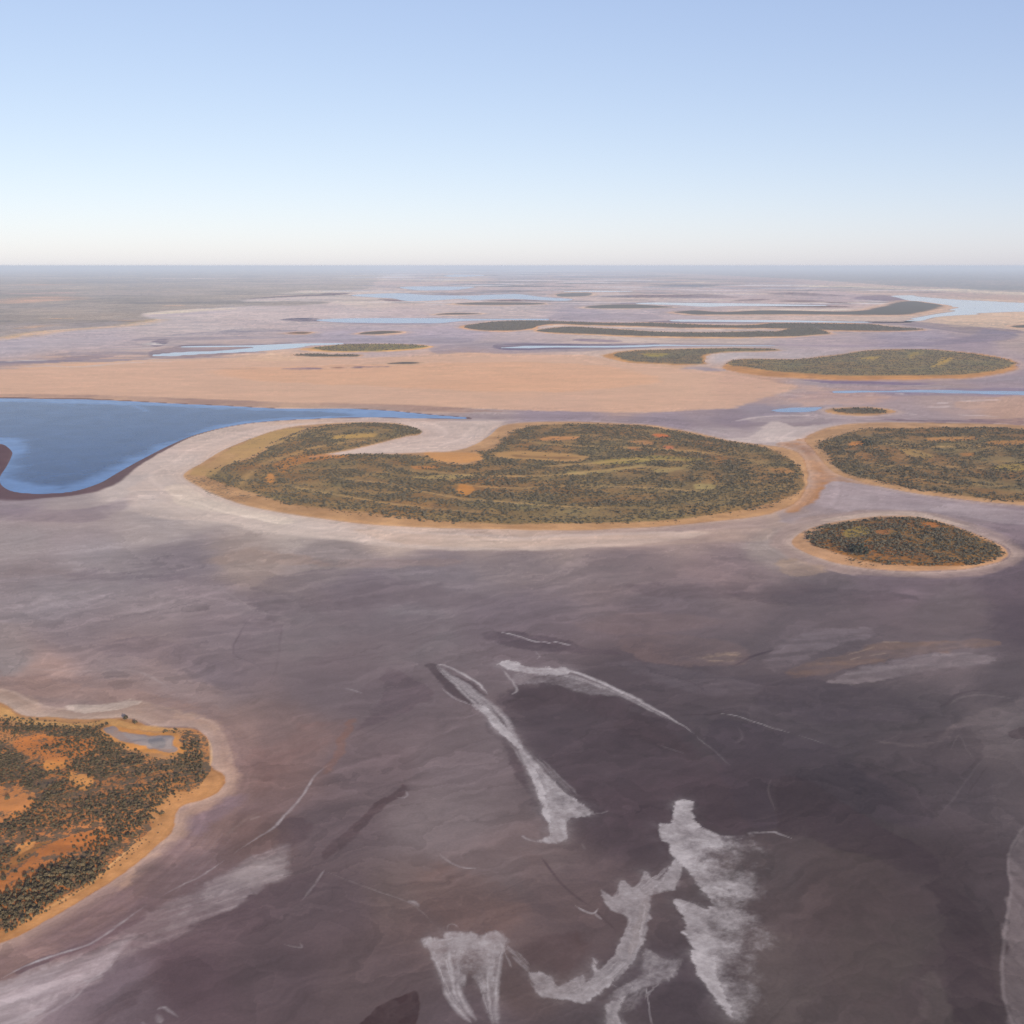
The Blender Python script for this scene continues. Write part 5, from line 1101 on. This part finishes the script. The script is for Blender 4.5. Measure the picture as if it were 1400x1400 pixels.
def trunk_mesh(name, seed, h=0.9):
    r = random.Random(seed)
    V, F = [], []
    def limb(p, q, r0, r1):
        d = (q - p).normalized(); u = d.orthogonal().normalized(); v = d.cross(u)
        b0 = len(V)
        for c, rr in ((p, r0), (q, r1)):
            for k in range(5):
                a = k * 1.2566
                V.append(c + (u * math.cos(a) + v * math.sin(a)) * rr)
        for k in range(5):
            F.append((b0 + k, b0 + (k + 1) % 5, b0 + 5 + (k + 1) % 5, b0 + 5 + k))
    fork = Vector((r.uniform(-.05, .05), r.uniform(-.05, .05), h * 0.4))
    limb(Vector((0, 0, -0.12)), fork, 0.085, 0.06)
    for k in range(4):
        a = k * 1.57 + r.uniform(-.4, .4)
        mid = fork + Vector((0.3 * math.cos(a), 0.3 * math.sin(a), h * r.uniform(.25, .4)))
        limb(fork, mid, 0.055, 0.035)
        limb(mid, mid + Vector((0.18 * math.cos(a + .3), 0.18 * math.sin(a + .3), h * .3)), 0.035, 0.012)
    return mesh_from(name, np.array([list(v) for v in V]), np.array(F), MAT_BARK)

CROWNS = [crown_mesh('mulga_crown', 100 + k, MAT_LEAF, 80, (0.62, 0.72, 0.8, 0.66, 0.9, 0.7)[k], (4, 5, 6, 5, 4, 7)[k]) for k in range(6)]
TRUNKS = [trunk_mesh('mulga_trunk', 200 + k) for k in range(3)]
DARKS = [crown_mesh('dark_crown', 300 + k, MAT_DARK, 110, 0.9, 6) for k in range(3)]
BUSHES = [crown_mesh('saltbush_clump', 400 + k, MAT_BUSH, 34, 0.42, 4) for k in range(4)]

def inside_all(I, x, y):
    do, _ = I['so'].sdf(x, y)
    dv, _ = I['sv'].sdf(x, y)
    return do, dv

def scatter(I, per_ha, seed, edge_in=2.0, cull=True):
    """tree spots on one island: thinner on bare ground, in clumps, never off the scrub outline"""
    g = I['sv'].g
    x0, y0 = g.min(0); x1, y1 = g.max(0)
    x0 = max(x0, -0.62 * y1); x1 = min(x1, 0.62 * y1)
    n = int((x1 - x0) * (y1 - y0) / 1e4 * per_ha)
    r = np.random.default_rng(seed)
    x, y = r.uniform(x0, x1, n), r.uniform(y0, y1, n)
    k = np.abs(x) < (y * cp_ + H * sp_) * 0.56
    x, y = x[k], y[k]
    aw = I['aw']
    do, dv = inside_all(I, x, y)
    k = (dv > edge_in - 30) & (do > 9)
    x, y, do, dv = x[k], y[k], do[k], dv[k]
    spill = sstep(-26, 10, dv - edge_in + 26 * fbm(x, y, 45, 3, seed + 5))
    cl = fbm(x, y, 38, 3, seed + 1) + 0.6 * fbm(x, y, 140, 2, seed + 2)
    p = I.get('p0', 0.75) + I.get('p1', 1.1) * cl
    if I['key'] in ('main', 'east', 'lens', 'tail'):          # old shore ridges: bands of thicket and open ground
        p = p + 0.34 * np.sin(dv / 17.0 + 4.0 * fbm(x, y, 260, 3, 117)) * sstep(0, 60, dv)
    for key, pts, c, dens in BARE:
        if key != I['key']: continue
        s = Shape(pts)
        db, _ = s.sdf(x, y)
        p = np.where(db > -1.0, p * dens, p)
    for pts, wd, amt in I.get('rows', ()):
        s = Shape(pts, closed=False)
        db, _ = s.sdf(x, y)
        p = p + amt * np.exp(-(db / wd) ** 2)
    if I.get('rim'):
        p = p + I['rim'] * np.exp(-(dv / 22) ** 2)
    k = r.uniform(0, 1, len(x)) < p * spill ** 1.5
    x, y, do = x[k], y[k], do[k]
    return np.stack([x, y, island_z(I, x, y, do)], 1)

def spaced(P, r0, keep_first=0):
    """drop spots closer than r0 to one already taken"""
    cell = {}
    out = []
    for i, p in enumerate(P):
        c = (int(p[0] // r0), int(p[1] // r0))
        ok = True
        for a in (-1, 0, 1):
            for b in (-1, 0, 1):
                for q in cell.get((c[0] + a, c[1] + b), ()):
                    if (q[0] - p[0]) ** 2 + (q[1] - p[1]) ** 2 < r0 * r0:
                        ok = False
        if ok:
            cell.setdefault(c, []).append(p); out.append(i)
    return P[out]

ROW_A = [(0, 1139), (16, 1133), (34, 1124), (50, 1114), (62, 1102), (76, 1088), (82, 1078)]
ROW_B = [(-10, 1250), (14, 1244), (40, 1231), (56, 1218), (72, 1204), (94, 1191), (116, 1180), (134, 1166), (150, 1152), (166, 1140), (180, 1128)]
ROW_C = [(14, 998), (40, 999), (70, 999), (90, 999), (118, 1006), (130, 1011)]
BY = {I['key']: I for I in ISL}
BY['near'].update(p0=0.42, p1=1.5, rows=[(ROW_A, 9, 1.0), (ROW_B, 13, 1.0), (ROW_C, 7, 0.9), ([(160, 1120), (180, 1090), (200, 1070), (230, 1060), (262, 1056)], 30, 0.35), ([(20, 1258), (60, 1238), (110, 1204), (160, 1170)], 14, 0.45)])
RIDGES = ([(286, 652), (320, 630), (372, 610), (430, 588), (500, 582)], [(330, 668), (352, 640), (400, 622), (450, 610), (520, 600)], [(560, 642), (640, 652), (740, 653), (820, 646), (900, 641), (1000, 652)], [(620, 664), (700, 670), (800, 666), (900, 670), (1000, 678)],
          [(700, 600), (760, 610), (850, 613), (950, 619), (1040, 633)], [(720, 641), (800, 636), (880, 630), (960, 633)], [(420, 652), (520, 662), (620, 682), (760, 694), (880, 696)], [(380, 664), (450, 676), (560, 694), (680, 704)])
BY['main'].update(p0=0.66, p1=1.0, rim=0.2, rows=[(q, 9, -0.8) for q in RIDGES])
BY['east'].update(p0=0.62, p1=1.0, rim=0.2)
BY['small'].update(p0=0.66, p1=1.0, rim=0.25)
near_t = spaced(scatter(BY['near'], 3400, 51, 0.5), 2.5)
a = ground(np.array([172.0, 185.0, 11.0]), np.array([984.5, 990.5, 1098.0]))
do, _ = BY['near']['so'].sdf(a[:, 0], a[:, 1])
lone = np.stack([a[:, 0], a[:, 1], island_z(BY['near'], a[:, 0], a[:, 1], do)], 1)
px, py = topix(near_t[:, 0], near_t[:, 1])
inview = (px > -4) & (px < 1404) & (py < 1404)
dist = np.hypot(np.hypot(near_t[:, 0], near_t[:, 1]), H)
order = np.argsort(dist + (~inview) * 1e6)
N_ONE = 290
first, rest = near_t[order[:N_ONE]], near_t[order[N_ONE:]]

rowA, rowB = Shape(ROW_A, closed=False), Shape(ROW_B, closed=False)
def tree_thing(P, k, sc, label, group, crown, name='mulga_tree', cat='tree'):
    o = bpy.data.objects.new(name, None)
    C.objects.link(o)
    o.empty_display_size = 0.5
    o.location = P
    o.rotation_euler = (0, 0, random.uniform(0, 6.283))
    o.scale = (sc * random.uniform(.9, 1.15), sc * random.uniform(.9, 1.15), sc * random.uniform(1.1, 1.6))
    o['label'] = label; o['category'] = cat
    if group: o['group'] = group
    link('trunk', TRUNKS[k % len(TRUNKS)], parent=o)
    link('crown', crown, parent=o)
    return o
svn = BY['near']['sv']
for k, P in enumerate(first):
    x, y = np.array([P[0]]), np.array([P[1]])
    dA, dB = rowA.sdf(x, y)[0][0], rowB.sdf(x, y)[0][0]
    dv = svn.sdf(x, y)[0][0]
    u, v = topix(x, y)
    sc = random.choice((1.0, 1.2, 1.5, 1.7, 2.0, 2.5)) * random.uniform(.9, 1.1) * (1.15 if min(dA, dB) < 12 else 1.0)
    size = 'small' if sc < 1.4 else ('large' if sc > 2.1 else 'middling')
    along = 'left end' if u[0] < 45 else ('middle' if u[0] < 100 else 'right end')
    if dA < 14: lab = f'{size} dark tree in the row along the edge of the bare sandy hollow'
    elif dB < 11: lab = f'{size} dark tree at the {along} of the tight row beside the bare red strip'
    elif dv < 12 and v[0] > 1090: lab = f'{size} olive tree on the beach edge below the {along} of the dark row'
    elif v[0] > 1135 and dB < 40: lab = f'{size} olive tree between the beach and the {along} of the dark row'
    elif u[0] > 225: lab = f'{size} tree in the clump on the eastern point of the orange island'
    elif u[0] < 60: lab = f'{size} olive tree on orange sand near the bare hollow at the left edge'
    else: lab = f'{size} olive tree on orange sand between the bare red strip and the claypan'
    grp = 'trees: ' + lab
    tree_thing(P, k, sc, lab, grp, CROWNS[k % 6])
for P, sc, lab in zip(lone, (3.6, 3.0, 2.8), ('lone dark bush on the pale sand spit above the grey claypan', 'low spreading bush just right of the lone one above the claypan', 'lone grey bush in the bare sandy hollow at the left edge')):
    tree_thing(P, 1, sc, lab, None, CROWNS[2])
# two stands of tall dark trees
for key, spots, lab, grp in (('east', [(1180, 608), (1184, 606), (1189, 608.5), (1186, 611), (1181, 611.5), (1191, 611)], 'tall dark tree in the blackish stand near the western end of the right hand island', 'dark stand on the right hand island'),
                             ('small', [(1165, 757), (1171, 754), (1178, 753), (1184, 756), (1176, 760), (1169, 760), (1184, 761)], 'tall dark tree in the blackish stand on the near side of the small almond island', 'dark stand on the small island')):
    I = BY[key]
    q = ground(*np.array(spots, float).T)
    do, _ = I['so'].sdf(q[:, 0], q[:, 1])
    for k, (p, z) in enumerate(zip(q, island_z(I, q[:, 0], q[:, 1], do))):
        tree_thing((p[0], p[1], z), k, random.uniform(4.2, 5.6), lab, grp, DARKS[k % 3], 'dark_tree')

def stuff(name, P, scl, meshes, label, mat=None):
    """one object that stands all the remaining plants of a kind, by geometry nodes"""
    n = len(P)
    me = bpy.data.meshes.new(name)
    me.vertices.add(n)
    me.vertices.foreach_set('co', np.ascontiguousarray(P, np.float32).ravel())
    put_float(me, 'grow', scl)
    put_float(me, 'turn', rng.uniform(0, 6.283, n))
    me.attributes.new('pick', 'INT', 'POINT').data.foreach_set('value', rng.integers(0, len(meshes), n).astype(np.int32))
    o = link(name, me, label, 'stuff')
    ng = bpy.data.node_groups.new(name + '_nodes', 'GeometryNodeTree')
    ng.interface.new_socket('Geometry', in_out='INPUT', socket_type='NodeSocketGeometry')
    ng.interface.new_socket('Geometry', in_out='OUTPUT', socket_type='NodeSocketGeometry')
    gi, go = ng.nodes.new('NodeGroupInput'), ng.nodes.new('NodeGroupOutput')
    join = ng.nodes.new('GeometryNodeGeometryToInstance')
    for src in meshes:
        oi = ng.nodes.new('GeometryNodeObjectInfo')
        oi.inputs['Object'].default_value = src
        oi.transform_space = 'ORIGINAL'
        oi.inputs['As Instance'].default_value = False
        ng.links.new(oi.outputs['Geometry'], join.inputs[0])
    ip = ng.nodes.new('GeometryNodeInstanceOnPoints')
    def na(nm, ty):
        a = ng.nodes.new('GeometryNodeInputNamedAttribute'); a.data_type = ty
        a.inputs['Name'].default_value = nm
        return a.outputs['Attribute']
    cx = ng.nodes.new('ShaderNodeCombineXYZ')
    ng.links.new(na('turn', 'FLOAT'), cx.inputs[2])
    ng.links.new(gi.outputs[0], ip.inputs['Points'])
    ng.links.new(join.outputs[0], ip.inputs['Instance'])
    ip.inputs['Pick Instance'].default_value = True
    ng.links.new(na('pick', 'INT'), ip.inputs['Instance Index'])
    er = ng.nodes.new('FunctionNodeEulerToRotation')
    ng.links.new(cx.outputs[0], er.inputs[0])
    ng.links.new(er.outputs[0], ip.inputs['Rotation'])
    ng.links.new(na('grow', 'FLOAT'), ip.inputs['Scale'])
    if mat:
        sm = ng.nodes.new('GeometryNodeSetMaterial')
        sm.inputs['Material'].default_value = mat
        ng.links.new(ip.outputs[0], sm.inputs[0])
        ng.links.new(sm.outputs[0], go.inputs[0])
    else:
        ng.links.new(ip.outputs[0], go.inputs[0])
    md = o.modifiers.new('plants', 'NODES')
    md.node_group = ng
    return o

src = {}
for o in C.objects:
    if o.name.startswith('crown') and o.data.name not in src:
        src[o.data.name] = o
tree_src = [src[m.name] for m in CROWNS]
stuff('mulga_woodland', rest, rng.uniform(0.95, 1.62, len(rest)) ** 1.7, tree_src, 'olive mulga scrub over the orange sand of the near island')
P, G = [], []
for key, ha, seed, lo, hi in (('main', 215, 61, 1.4, 3.4), ('east', 190, 62, 1.5, 3.6), ('small', 330, 63, 1.4, 3.3), ('tiny', 80, 64, 2.4, 3.8), ('lens', 34, 65, 2.2, 4.0), ('tail', 36, 66, 2.2, 4.0), ('bright', 24, 67, 3, 5), ('thin', 40, 68, 3, 5), ('bar', 22, 69, 3, 5), ('bar2', 22, 70, 3, 5)):
    q = scatter(BY[key], ha, seed, 4.0)
    P.append(q); G.append(rng.uniform(lo, hi, len(q)))
P = np.concatenate(P); G = np.concatenate(G)
print('woodland', len(P))
stuff('island_scrub', P, G, tree_src, 'grey olive scrub covering the farther lake islands', MAT_SCRUB)
# low saltbush: the four clumps it is made of are four real bushes of the near island
bpts = spaced(scatter(dict(BY['near'], p0=0.8, p1=0.7, rows=()), 1300, 71, -2.0), 1.8)
bl = bpts[np.argsort(np.hypot(bpts[:, 0], bpts[:, 1] - 700))]
bush_src = []
for k in range(4):
    o = link('saltbush', BUSHES[k], ('small grey saltbush nearest the camera on the near island beach', 'small grey saltbush second nearest on the near island beach', 'small grey saltbush third nearest on the near island beach', 'small grey saltbush fourth nearest on the near island beach')[k], None, 'shrub', None)
    o.location = bl[k]; o.scale = (1.2, 1.2, 1.2)
    bush_src.append(o)
B = [bl[4:]]; BG = [rng.uniform(0.6, 1.35, len(bl) - 4)]
for key, ha, seed in (('main', 110, 81), ('east', 90, 82), ('small', 160, 83)):
    q = scatter(dict(BY[key], p0=0.8, p1=0.6, rim=0.3), ha, seed, -6.0)
    B.append(q); BG.append(rng.uniform(0.9, 1.9, len(q)))
B = np.concatenate(B); BG = np.concatenate(BG)
print('saltbush', len(B))
stuff('saltbush_scrub', B, BG, bush_src, 'low saltbush and tussocks between the trees')

# ------------------------------------------------------------------ the air
E = 420000.0
V = np.array([(x, y, z) for x in (-E, E) for y in (-E, E) for z in (-3.0, 512.0)], float)
F = np.array([(0, 1, 3, 2), (4, 6, 7, 5), (0, 4, 5, 1), (2, 3, 7, 6), (0, 2, 6, 4), (1, 5, 7, 3)])
m_, t_, b_ = new_mat('haze_air')
t_.nodes.remove(b_)
m_.cycles.volume_sampling = 'DISTANCE'
m_.cycles.homogeneous_volume = True
pv = add(t_, 'ShaderNodeVolumePrincipled')
pv.inputs['Color'].default_value = (0.56, 0.64, 0.735, 1)
pv.inputs['Density'].default_value = SIG
pv.inputs['Anisotropy'].default_value = 0.0
t_.links.new(pv.outputs[0], t_.nodes['Material Output'].inputs['Volume'])
link('haze', mesh_from('haze_box', V, F, m_), None, 'stuff')
print('done')
